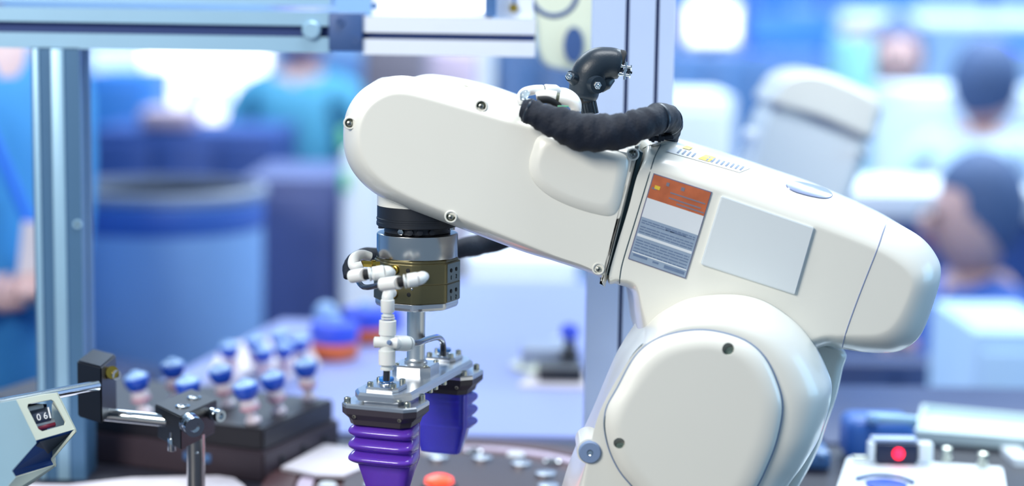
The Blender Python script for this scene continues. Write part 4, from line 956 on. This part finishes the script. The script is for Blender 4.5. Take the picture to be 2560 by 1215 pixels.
# upper white window unit standing on the bright beam
t = thing('light_box', (at(1080, 45, YBm).x, YBm, at(1080, 45, YBm).z), 'white lit box standing on the bright beam at the top', 'light box')
pA, pB = at(930, -90, YBm), at(1232, 47, YBm)
b = B(); box(b, ((pA.x + pB.x) / 2, YBm + .012, (pA.z + pB.z) / 2), (pB.x - pA.x, .03, pA.z - pB.z), bev=.002); out('case', b, 'profile_white', t)
qA, qB = at(950, -80, YBm), at(1212, 40, YBm)
b = B(); box(b, ((qA.x + qB.x) / 2, YBm - .004, (qA.z + qB.z) / 2 + .001), (qB.x - qA.x, .006, qA.z - qB.z - .004), bev=.001); out('lit_panel', b, 'screen_white', t)
b = B(); pA, pB = at(1213, -90, YBm - .01), at(1240, 42, YBm - .01); box(b, ((pA.x + pB.x) / 2, YBm - .006, (pA.z + pB.z) / 2), (pB.x - pA.x, .014, pA.z - pB.z), bev=.001); out('grey_bar', b, 'slate', t)
b = B(); lathe(b, at(935, 15, YBm - .003), [(.003, .001), (.003, -.001), (.0001, -.001)], (0, 1, 0), 12); out('screw', b, 'slate', t)
t = thing('gauge', at(1285, 46, YBm), 'small cream round gauge on a white plate beside the light box', 'gauge')
pA, pB = at(1243, -90, YBm), at(1333, 46, YBm)
b = B(); box(b, ((pA.x + pB.x) / 2, YBm + .015, (pA.z + pB.z) / 2), (pB.x - pA.x, .006, pA.z - pB.z)); out('back_plate', b, 'profile_white', t)
b = B(); lathe(b, at(1284, 20, YBm + .0115), [(.0042, 0), (.0042, -.004), (.003, -.006), (.0001, -.006)], (0, 1, 0), 20); out('dial', b, 'brass', t)
b = B(); tube(b, [at(1284, y, YBm + .008) for y in (-30, 0, 12)], .0012, 8, 3); out('stem', b, 'slate', t)
t = thing('cable_loop', at(1385, 42, 1.85), 'dark thin cable loop hanging at the top edge left of the post', 'cable')
P = [at(1385 + 58 * math.cos(a), -18 + 58 * math.sin(a), 1.86) for a in [math.pi * (1.25 - 1.5 * i / 10) for i in range(11)]]
P = [at(1330, -160, 1.84)] + P + [at(1448, -160, 1.84)]
b = tube(B(), P, .0028, 12, 5); out('cable', b, 'cable_navy', t)
t = thing('motor_unit', at(1400, 170, 2.0), 'cream rounded motor unit with a dark oval opening, behind the cable loop', 'machine')
b = B(); q = [(1338, -40), (1338, 60), (1345, 130), (1365, 165), (1410, 178), (1470, 190), (1500, 200), (1560, 200), (1560, -40)]
b = shell(b, q, offset2(q, 8), 2.03, 2.0, 2.2, 5, n=4, k=4); out('case', b, 'cream_motor', t)
b = B(); c = at(1434, 112, 1.997); lathe(b, c, [(.011, .002), (.011, -.001), (.0001, -.001)], (0, 1, 0), 28); 
for v in b.verts: v.co.z = c.z + (v.co.z - c.z) * 1.8
out('opening', b, 'joint_block', t)
b = B(); box(b, (at(1400, 0, 2.1).x, 2.11, 2.15), (.05, .05, .9)); out('hanger', b, 'cream_motor', t)

# ================================================================== SMALL DEVICES (lower right)
t = thing('device_box', on(2300, 1190, TZ), 'white flat topped device box with screws at the lower right corner', 'device')
zt_ = 1.166
q = [on(2118, 1140, zt_), on(2508, 1166, zt_), on(2530, 1290, zt_), on(2066, 1290, zt_)]
b = B(); rings(b, [[Vector((p.x, p.y, BZ)) for p in q], q]); bmesh.ops.bevel(b, geom=list(b.edges), offset=.002, segments=2, affect='EDGES'); out('case', b, 'device_white', t)
for x, y in [(2365, 1142), (2456, 1156)]:
    p = on(x, y + 12, zt_); b = B(); lathe(b, p, [(.0055, 0), (.0055, .005), (.004, .0055), (.004, .009), (.0052, .0095), (.0052, .014), (.0001, .0155)], seg=18); out('terminal_screw', b, 'screw_steel', t)
p = on(2215, 1214, zt_); b = B(); lathe(b, p, [(.019, 0), (.019, .002), (.012, .003), (.0001, .003)], seg=32); out('blue_button', b, 'cap_blue', t)
b = tube(B(), [on(2140, 1196, zt_ + .002), on(2185, 1188, zt_ + .004), on(2245, 1192, zt_ + .004), on(2285, 1206, zt_ + .002)], .002, 8, 5); out('wire', b, 'slate', t)
b = B(); p = at(2540, 1165, 1.84); box(b, p, (.02, .05, .03), bev=.002); box(b, p + Vector((0, -.026, .006)), (.018, .004, .004)); box(b, p + Vector((0, -.026, -.004)), (.018, .004, .004)); out('terminal', b, 'device_white', t)
ps = on(2238, 1158, zt_)
t = thing('red_light_sensor', ps, 'small dark sensor with a glowing red light on the white device box', 'sensor')
b = B(); box(b, ps + UP * .011, (.040, .016, .020), bev=.002); out('body', b, 'sensor_dark', t)
b = B(); box(b, ps + Vector((-.002, .004, .023)), (.043, .014, .004), bev=.001); out('top_plate', b, 'profile_lilac', t)
b = B(); sphere(b, ps + Vector((.001, -.008, .0115)), .0052, 16); out('red_led', b, 'led_red', t)
for sx, w_ in ((-.024, .006), (.028, .014)):
    b = B(); box(b, ps + Vector((sx, 0, .012)), (w_, .014, .019), bev=.002); out('connector', b, 'device_white', t)
b = B(); box(b, ps + Vector((-.034, 0, .005)), (.016, .008, .004), bev=.001); out('lever', b, 'screw_steel', t)
t = thing('parts_tray', on(2430, 1110, TZ), 'open pale cream box behind the white device at the lower right', 'box')
zr_ = at(2285, 1075, 1.90).z; q = [on(2285, 1075, zr_), on(2640, 1102, zr_), on(2640, 1042, zr_), on(2306, 1011, zr_)]
cq = sum(q, Vector()) / 4
def ins(k): return [p + (cq - p).normalized() * k for p in q]
z0_ = TZ + .0005
b = B(); rings(b, [[Vector((p.x, p.y, z0_)) for p in q], q, ins(.006), [Vector((p.x, p.y, z0_ + .004)) for p in ins(.006)]]); out('tray', b, 'tray_cream', t, smooth=False)
t = thing('blue_unit', at(2205, 1120, 1.83), 'rounded bright blue housing with a pale bar along its top, left of the cream box', 'machine')
pA, pB = at(2122, 1050, 1.80), at(2292, 1140, 1.80)
b = B(); box(b, ((pA.x + pB.x) / 2, 1.83, (pA.z + BZ) / 2), (pB.x - pA.x, .06, pA.z - BZ - .001), bev=.012, seg=4); out('housing', b, 'blue_housing', t)
b = B(); cyl(b, at(2168, 1046, 1.81), at(2292, 1056, 1.81), .0065, seg=20, bev=.002); out('bar', b, 'profile', t)
b = B(); sphere(b, at(2180, 1048, 1.80), .0065, 16); out('highlight_bead', b, 'cap_top', t)  # pale bead modelling a blurred highlight on the bar
t = thing('junction_box', on(2030, 1190, TZ), 'slate blue junction box with one painted highlight dot, between the robot and the white device', 'box')
pA, pB = at(1985, 1128, 1.78), at(2076, 1215, 1.78)
b = B(); box(b, ((pA.x + pB.x) / 2, 1.805, (pA.z + BZ) / 2), (pB.x - pA.x, .05, pA.z - BZ - .001), bev=.004)
out('case', b, 'slate', t)
b = B(); sphere(b, at(2056, 1138, 1.778), .003, 12); out('screw', b, 'cap_top', t)  # pale dot standing in for a highlight on the box

# ================================================================== HALL BEHIND (far out of focus)
def panel_on_stand(name, x0, y0, x1, y1, Y, m, label, cat='display', frame='profile_white', inner=None):
    a, c = at(x0, y0, Y), at(x1, y1, Y); w_, h_ = c.x - a.x, a.z - c.z; mx, mz = (a.x + c.x) / 2, (a.z + c.z) / 2
    t = thing(name, (mx, Y, 0), label, cat)
    b = B(); box(b, (mx, Y + .02, mz), (w_ + .03, .04, h_ + .03), bev=.005); out('frame', b, frame, t)
    b = B(); box(b, (mx, Y - .004, mz), (w_, .01, h_)); out('screen', b, m, t)
    b = B(); cyl(b, (mx, Y + .05, 0.02), (mx, Y + .05, mz), .03, seg=16); out('pole', b, 'slate', t)
    b = B(); lathe(b, (mx, Y + .05, 0), [(.14, 0), (.14, .015), (.05, .02)], seg=32); out('foot', b, 'slate', t)
    for r in (inner or []):
        a, c = at(r[0], r[1], Y - .012), at(r[2], r[3], Y - .012); b = B(); box(b, ((a.x + c.x) / 2, Y - .012, (a.z + c.z) / 2), (c.x - a.x, .008, a.z - c.z)); out('picture', b, r[4], t)
    return t
def cab(name, x0, y0, x1, Y, m, label, cat='cabinet', depth=.4, doors=1, dm=None, mid_y=500):
    a, c = at(x0, mid_y, Y), at(x1, mid_y, Y); zt = at((x0 + x1) / 2, y0, Y).z
    return cabinet(name, a.x, c.x, Y, Y + depth, 0, zt, m, label, cat, doors, dm, handle=Y < 6)
panel_on_stand('display_screen', 358, 100, 668, 200, 6.65, 'screen_white', 'large white glowing display screen seen under the long beam at the left')
panel_on_stand('display_screen', 400, 205, 610, 330, 6.05, 'screen_white', 'smaller white lit display with a pale blue picture below the large one', inner=[(452, 212, 572, 268, 'screen_pale')])
panel_on_stand('display_screen', 228, 126, 345, 176, 6.5, 'screen_pale', 'small pale lit display between the left post and the large screen')
cab('storage_cabinet', 222, 182, 370, 5.45, 'cabinet_blue', 'bright blue tall cabinet just right of the left post')
cab('storage_cabinet', 232, 325, 700, 4.9, 'cabinet_navy', 'long dark blue counter below the glowing screens', 'counter', doors=3)
cab('storage_cabinet', 690, 132, 910, 6.6, 'slate', 'grey blue tall cabinet behind the person in teal', doors=2)
b = B(); p = at(405, 430, 4.85); box(b, Vector((p.x, 5.0, at(400, 325, 4.9).z + .03)), (.14, .2, .05), bev=.01)
out('parcel', b, 'pink_grey', None, 'small pinkish parcel on the dark blue counter', 'parcel')
p = at(405, 470, 3.25); zr2 = at(405, 462, 3.25).z; KB = .80
t = thing('barrel', (p.x, 3.25, 0), 'big round blue barrel with a grey rim standing behind the vials', 'barrel')
b = B(); lathe(b, (p.x, 3.25, 0), [(q * KB, z) for q, z in [(.20, 0), (.215, .02), (.225, .5), (.228, zr2 - .02)]], seg=56); out('body', b, 'bin_blue', t)
b = B(); lathe(b, (p.x, 3.25, 0), [(q * KB, z) for q, z in [(.228, zr2 - .02), (.238, zr2 - .016), (.238, zr2 - .005), (.232, zr2), (.222, zr2), (.218, zr2 - .03), (.0001, zr2 - .03)]], seg=56); out('rim', b, 'rim_beige', t)
b = B(); lathe(b, (p.x, 3.25, 0), [(q * KB, z) for q, z in [(.2272, zr2 - .075), (.230, zr2 - .07), (.230, zr2 - .03), (.2272, zr2 - .026)]], seg=56, caps=False); out('hoop', b, 'bin_inner', t)
cab('storage_cabinet', 600, 445, 850, 3.6, 'cabinet_slate', 'dark slate blue cabinet between the barrel and the white column')
cab('storage_cabinet', 852, 380, 1080, 3.4, 'cabinet_white', 'tall bright white cabinet behind the wrist of the robot arm', doors=2)
cab('storage_cabinet', 1100, 600, 1158, 3.5, 'brown_grey', 'narrow brown grey cabinet right of the tool changer')
cab('storage_cabinet', 1165, 645, 1450, 3.12, 'cabinet_white', 'low white cabinet at the back edge of the white table')
cab('storage_cabinet', 1232, 120, 1462, 4.0, 'slate', 'tall blue cabinet between the hose and the motor unit', doors=2, depth=.5)
cab('storage_cabinet', 1195, 110, 1228, 3.9, 'cabinet_white', 'narrow white column beside the tall blue cabinet', 'column', doors=0)
cab('storage_cabinet', 905, 112, 1060, 5.0, 'brown_grey', 'grey brown cabinet under the bright beam, left part')
cab('storage_cabinet', 1062, 125, 1190, 5.6, 'pink_grey', 'pinkish grey cabinet under the bright beam, right part')
cab('storage_cabinet', -300, 60, 96, 3.9, 'cabinet_dark', 'dark blue cabinet behind the person at the left edge', doors=2)
for x, y0, y1, l in [(858, 320, 372, 'upper green lamp at the left edge of the robot arm'), (862, 430, 480, 'lower green lamp at the left edge of the robot arm')]:
    a, c = at(x - 14, y0, 3.36), at(x + 8, y1, 3.36); b = B(); box(b, ((a.x + c.x) / 2, 3.375, (a.z + c.z) / 2), (c.x - a.x, .02, a.z - c.z), bev=.004); out('signal_lamp', b, 'green', None, l, 'lamp')
# right hand side booth
def sign(name, x0, y0, x1, y1, Y, m, label, cat='sign', d=.12):
    a, c = at(x0, y0, Y), at(x1, y1, Y); t = thing(name, ((a.x + c.x) / 2, Y, 0), label, cat)
    b = B(); box(b, ((a.x + c.x) / 2, Y + d / 2, (a.z + c.z) / 2), (c.x - a.x, d, a.z - c.z), bev=.01); out('panel', b, m, t)
    for s in (.06, .94):
        x = a.x + (c.x - a.x) * s; b = B(); box(b, (x, Y + d + .021, c.z / 2 + .2), (.04, .04, c.z + .4)); out('post', b, 'slate', t)
    return t
sign('booth_sign', 1655, -160, 2300, 22, 7.4, 'screen_blue', 'vivid blue lit band across the top right')
sign('booth_sign', 2110, 30, 2800, 72, 6.9, 'screen_pale', 'pale lit strip below the blue band at the top right')
sign('booth_sign', 1880, 30, 2085, 128, 7.2, 'screen_blue', 'square vivid blue lit panel left of the person with dark hair')
sign('booth_sign', 2470, 78, 2800, 130, 7.8, 'screen_blue', 'blue lit panel at the right edge below the pale strip')
panel_on_stand('display_screen', 1722, 14, 1838, 105, 7.1, 'screen_white', 'white square display at the top right of the aluminium post')
cab('storage_cabinet', 1640, 8, 1960, 7.6, 'wall_pale', 'pale booth wall unit behind the white square display', 'booth wall', doors=0)
cab('storage_cabinet', 1650, 138, 2080, 6.2, 'slate', 'wide slate blue cabinet row below the lit panels at the right', doors=4)
cab('storage_cabinet', 1655, 240, 1830, 4.6, 'cabinet_white', 'white cabinet between the post and the second robot')
cab('storage_cabinet', 2086, 92, 2172, 5.45, 'pale_teal', 'pale teal cabinet behind the second robot', depth=.2)
cab('storage_cabinet', 2240, 225, 2640, 5.0, 'wall_pale', 'wide pale blue counter block behind the visitors at the right', 'counter', doors=3)
ct = cab('storage_cabinet', 2120, 560, 2640, 4.05, 'cabinet_navy', 'long counter with a thick white top right of the second robot', 'counter', doors=2, depth=.3)
a, c = at(2110, 476, 4.0), at(2650, 560, 4.0); b = B(); box(b, ((a.x + c.x) / 2, 4.2, (a.z + c.z) / 2), (c.x - a.x, .36, a.z - c.z - .002), bev=.01); out('counter_top', b, 'cabinet_white', ct)
cab('storage_cabinet', 2070, 905, 2440, 3.2, 'cabinet_dark', 'dark navy cabinet behind the elbow of the robot arm', doors=2, depth=.1)
cab('storage_cabinet', 2075, 770, 2330, 3.85, 'cabinet_dark', 'second dark navy cabinet, further back below the white counter top', doors=1, depth=.1)
cab('storage_cabinet', 2455, 830, 2700, 2.75, 'shirt_pale', 'light blue cabinet behind the open cream box', depth=.3)
b = B(); a, c = at(2112, 74, 6.4), at(2232, 94, 6.4); box(b, ((a.x + c.x) / 2, 6.43, (a.z + c.z) / 2), (c.x - a.x, .06, a.z - c.z)); box(b, ((a.x + c.x) / 2, 6.48, a.z / 2), (.04, .04, a.z)); out('red_board', b, 'red_board', None, 'small red board above the visitor with dark hair', 'board')
t = thing('side_table', (.7, 2.04, 0), 'dark side table carrying the blue unit at the lower right', 'table')
b = B(); box(b, (.70, 2.045, TZ - .02), (.72, .30, .04), bev=.004); out('table_top', b, 'cabinet_dark', t)
for x in (.38, 1.02):
    for y in (1.93, 2.16): b = B(); box(b, (x, y, (TZ - .04) / 2), (.03, .03, TZ - .04)); out('leg', b, 'slate', t)

# ---- second robot arm, out of focus
t = thing('robot_arm', (at(2040, 600, 2.5).x, 2.5, 0), 'second white robot arm, blurred, standing tilted behind the first one at the right', 'robot arm')
q1 = [(1931, 268), (2050, 305), (2164, 352), (2150, 420), (2110, 520), (2060, 640), (1950, 640), (1830, 610), (1850, 480), (1880, 400)]
b = shell(B(), q1, offset2(q1, 14), 2.46, 2.42, 2.6, 14, n=5, k=5); out('arm_housing', b, 'robot_panel', t)
q2 = [(1926, 262), (1936, 225), (1958, 195), (2000, 178), (2055, 180), (2120, 205), (2185, 238), (2203, 270), (2190, 310), (2166, 346), (2050, 300)]
b = shell(B(), q2, offset2(q2, 14), 2.46, 2.41, 2.62, 14, n=6, k=5); out('end_cap', b, 'robot_white', t)
q3 = [(1932, 264), (2050, 300), (2164, 346), (2160, 360), (2048, 314), (1928, 277)]
b = B(); rings(b, [[at(x, y, 2.425) for x, y in q3], [at(x, y, 2.58) for x, y in q3]]); out('seam', b, 'plug_grey', t)
for x, y in [(2167, 345), (2152, 387)]:
    b = B(); lathe(b, at(x, y, 2.41), [(.006, .012), (.006, 0), (.004, -.003), (.0001, -.003)], (0, 1, 0), 16); out('bolt', b, 'chrome', t)
b = B(); cyl(b, at(1858, 335, 2.5), at(1925, 345, 2.5), .009, seg=20, bev=.002); out('side_knob', b, 'cabinet_white', t)
p = at(1960, 600, 2.6); b = B(); lathe(b, (p.x + .0, 2.56, 0), [(.075, 0), (.075, .04), (.06, .06), (.06, .7), (.07, .8), (.07, p.z), (.05, p.z + .04)], seg=36); out('pedestal', b, 'robot_panel', t)

# ---- visitors
def person(px, Y, H, yaw, label, shirt, hands=None, seated=False, hair='hair', lanyard=False, lean=0):
    base = Vector((at(px, 300, Y).x, Y, 0)); R_ = Matrix.Rotation(yaw, 3, 'Z')
    t = thing('person', base, label, 'person', None)
    sitz = -.155 * H if seated else 0
    def W(x, y, z): return base + R_ @ Vector((x * H, y * H, 0)) + Vector((0, 0, z * H + (sitz if z > .3 else 0)))
    V = []; E = []; Rr = []
    def add(p, r, par=None):
        V.append(p); Rr.append(r * H); i = len(V) - 1
        if par is not None: E.append((par, i))
        return i
    fw = -1                                           # local -y is the way the person faces
    pel = add(W(0, 0, .52), .085); sp_ = add(W(0, fw * lean * .3, .62), .075, pel); ch = add(W(0, fw * lean * .7, .73), .09, sp_)
    nb = add(W(0, fw * lean, .82), .05, ch); nk = add(W(0, fw * lean, .86), .032, nb); 
    ends = []
    for s in (-1, 1):
        shd = add(W(s * .105, fw * lean * .9, .80), .04, nb)
        if hands and hands[(s + 1) // 2] is not None:
            hd = Vector(hands[(s + 1) // 2]); sh_ = V[shd]; el_p = sh_.lerp(hd, .5) + Vector((0, 0, -.09 * H)); 
        else:
            el_p = W(s * .14, .01, .63); hd = W(s * .13, fw * .08, .50)
        el = add(el_p, .027, shd); wr = add(el_p.lerp(hd, .92), .017, el); pm = add(hd, .022, wr); ends.append((shd, el, wr, pm))
        d = (hd - el_p).normalized(); sd_ = d.cross(UP).normalized()
        for k_ in range(4):
            o = (k_ - 1.5) * .011 * H; L = (.045, .052, .048, .038)[k_] * H
            f1 = add(hd + d * L * .55 + sd_ * o, .0058, pm); f2 = add(hd + d * L + sd_ * o - UP * .008 * H, .005, f1)
        th_ = add(hd - d * .005 * H + sd_ * s * -.022 * H - UP * .006 * H, .007, pm); add(V[th_] + d * .022 * H, .006, th_)
    for s in (-1, 1):
        hp_ = add(W(s * .05, 0, .50), .062, pel)
        if seated:
            kn = add(W(s * .06, fw * .24, .50), .045, hp_); an = add(Vector((*V[kn].to_2d(), .06 * H)), .025, kn)
        else:
            kn = add(W(s * .055, 0, .28), .04, hp_); an = add(W(s * .055, .01, .045), .024, kn)
        add(V[an] + R_ @ Vector((0, fw * .09 * H, 0)) - UP * .025 * H, .02, an)
    def skin_mesh(V, E, Rr, root=0):
        me = bpy.data.meshes.new('b'); me.from_pydata([tuple(v) for v in V], E, []); o = bpy.data.objects.new('b', me); COL.objects.link(o)
        md = o.modifiers.new('s', 'SKIN'); md.use_smooth_shade = True
        for i, r in enumerate(Rr): me.skin_vertices[0].data[i].radius = (r, r)
        me.skin_vertices[0].data[root].use_root = True
        o.modifiers.new('u', 'SUBSURF').levels = 1
        bpy.context.view_layer.update(); ev = o.evaluated_get(bpy.context.evaluated_depsgraph_get()); nm = bpy.data.meshes.new_from_object(ev)
        b = B(); b.from_mesh(nm); bpy.data.objects.remove(o); return b
    b = skin_mesh(V, E, Rr)
    hc = W(0, fw * (lean + .015), .925)
    hR = R_
    def hp3(x, y, z): return hc + hR @ Vector((x * H, y * H, z * H))
    sphere(b, hc, .062 * H, 24, sc=(.82, 1.0, 1.18))
    sphere(b, hp3(0, fw * .062, -.008), .011 * H, 10, sc=(.8, 1.2, 1.5))
    for s in (-1, 1): sphere(b, hp3(s * .052, .004, -.004), .014 * H, 10, sc=(.4, .8, 1.2))
    body = out('body', b, 'skin', t, sharp=80)
    for s in (-1, 1): out('eye', sphere(B(), hp3(s * .021, fw * .056, .006), .006 * H, 8), 'eye', body)
    b = B(); box(b, hp3(0, fw * .057, -.033), (.026 * H, .008 * H, .006 * H), rot=yaw, bev=.001); out('mouth', b, 'mouth', body)
    b = B(); sphere(b, hp3(0, .010, .016), .067 * H, 24, sc=(.88, 1.0, 1.12)); 
    for v in b.verts:
        l_ = hR.transposed() @ (v.co - hc)
        if l_.y * fw > .028 * H and l_.z < .045 * H: v.co = hc + (v.co - hc) * .82
    out('hair', b, hair, t, sharp=80)
    SV = []; SE = []; SR = []
    for i in (pel, sp_, ch, nb): SV.append(V[i] - (UP * .05 * H if i == pel else UP * 0)); SR.append(Rr[i] * 1.24 if i in (pel, sp_) else Rr[i] * 1.12)
    SE += [(0, 1), (1, 2), (2, 3)]
    for shd, el, wr, pm in ends:
        k0 = len(SV); SV.extend([V[shd], V[el], V[wr]]); SR.extend([Rr[shd] * 1.22, Rr[el] * 1.3, Rr[wr] * 1.5]); SE.extend([(3, k0), (k0, k0 + 1), (k0 + 1, k0 + 2)])
    out('shirt', skin_mesh(SV, SE, SR), shirt, t, sharp=80)
    TV = [V[pel] + UP * .03 * H]; TR_ = [Rr[pel] * 1.18]; TE = []
    i = len(V) - 8
    for s in range(2):
        a_ = i + s * 4; k0 = len(TV); TV.extend([V[a_], V[a_ + 1], V[a_ + 2]]); TR_.extend([Rr[a_] * 1.15, Rr[a_ + 1] * 1.18, Rr[a_ + 2] * 1.25]); TE.extend([(0, k0), (k0, k0 + 1), (k0 + 1, k0 + 2)])
    out('trousers', skin_mesh(TV, TE, TR_), 'trousers_navy', t, sharp=80)
    if lanyard:
        b = tube(B(), [W(-.05, fw * .10, .80), W(-.02, fw * .125, .70), W(0, fw * .13, .64), W(.02, fw * .125, .70), W(.05, fw * .10, .80)], .008, 8, 4); out('lanyard', b, 'lanyard', t)
    if seated:
        s_t = thing('stool', base, 'stool under the ' + label, 'stool'); zz = W(0, 0, .52).z - .09 * H
        b = B(); lathe(b, (base.x, base.y, zz - .04), [(.15, 0), (.17, .01), (.17, .03), (.15, .04)], seg=28); out('seat', b, 'slate', s_t)
        b = B(); cyl(b, (base.x, base.y, .02), (base.x, base.y, zz - .04), .025, seg=16); out('column', b, 'chrome', s_t)
        b = B(); lathe(b, (base.x, base.y, 0), [(.2, 0), (.2, .01), (.03, .03)], seg=28); out('foot', b, 'chrome', s_t)
    return t
person(-120, 2.75, 1.84, .9, 'person in a blue shirt with a bright blue lanyard at the left edge', 'shirt_blue', hands=[at(30, 730, 2.62), at(92, 715, 2.55)], lanyard=True)
h = at(98, 690, 2.53); b = B(); box(b, h + Vector((-.004, -.01, .035)), (.04, .002, .085), R=Matrix.Rotation(.12, 3, 'Y')); out('paper_card', b, 'sheet_white', None, 'white card held by the person at the left edge', 'card')
person(745, 5.7, 1.62, 3.0, 'person in a teal shirt seen from behind, left of the robot arm', 'teal', lean=.02, hair='hair_grey')
person(2245, 5.93, 1.57, -.3, 'visitor with dark hair in a pale shirt above the second robot', 'shirt_pale', hands=None, lean=.05)
person(2440, 4.7, 1.52, 2.6, 'visitor in a pale shirt turned away at the upper right edge', 'shirt_pale', lean=.04)
person(2470, 3.58, 1.55, -1.45, 'dark haired visitor in a royal blue shirt at the right edge', 'shirt_royal', hands=[at(2262, 880, 3.42), None], seated=True)
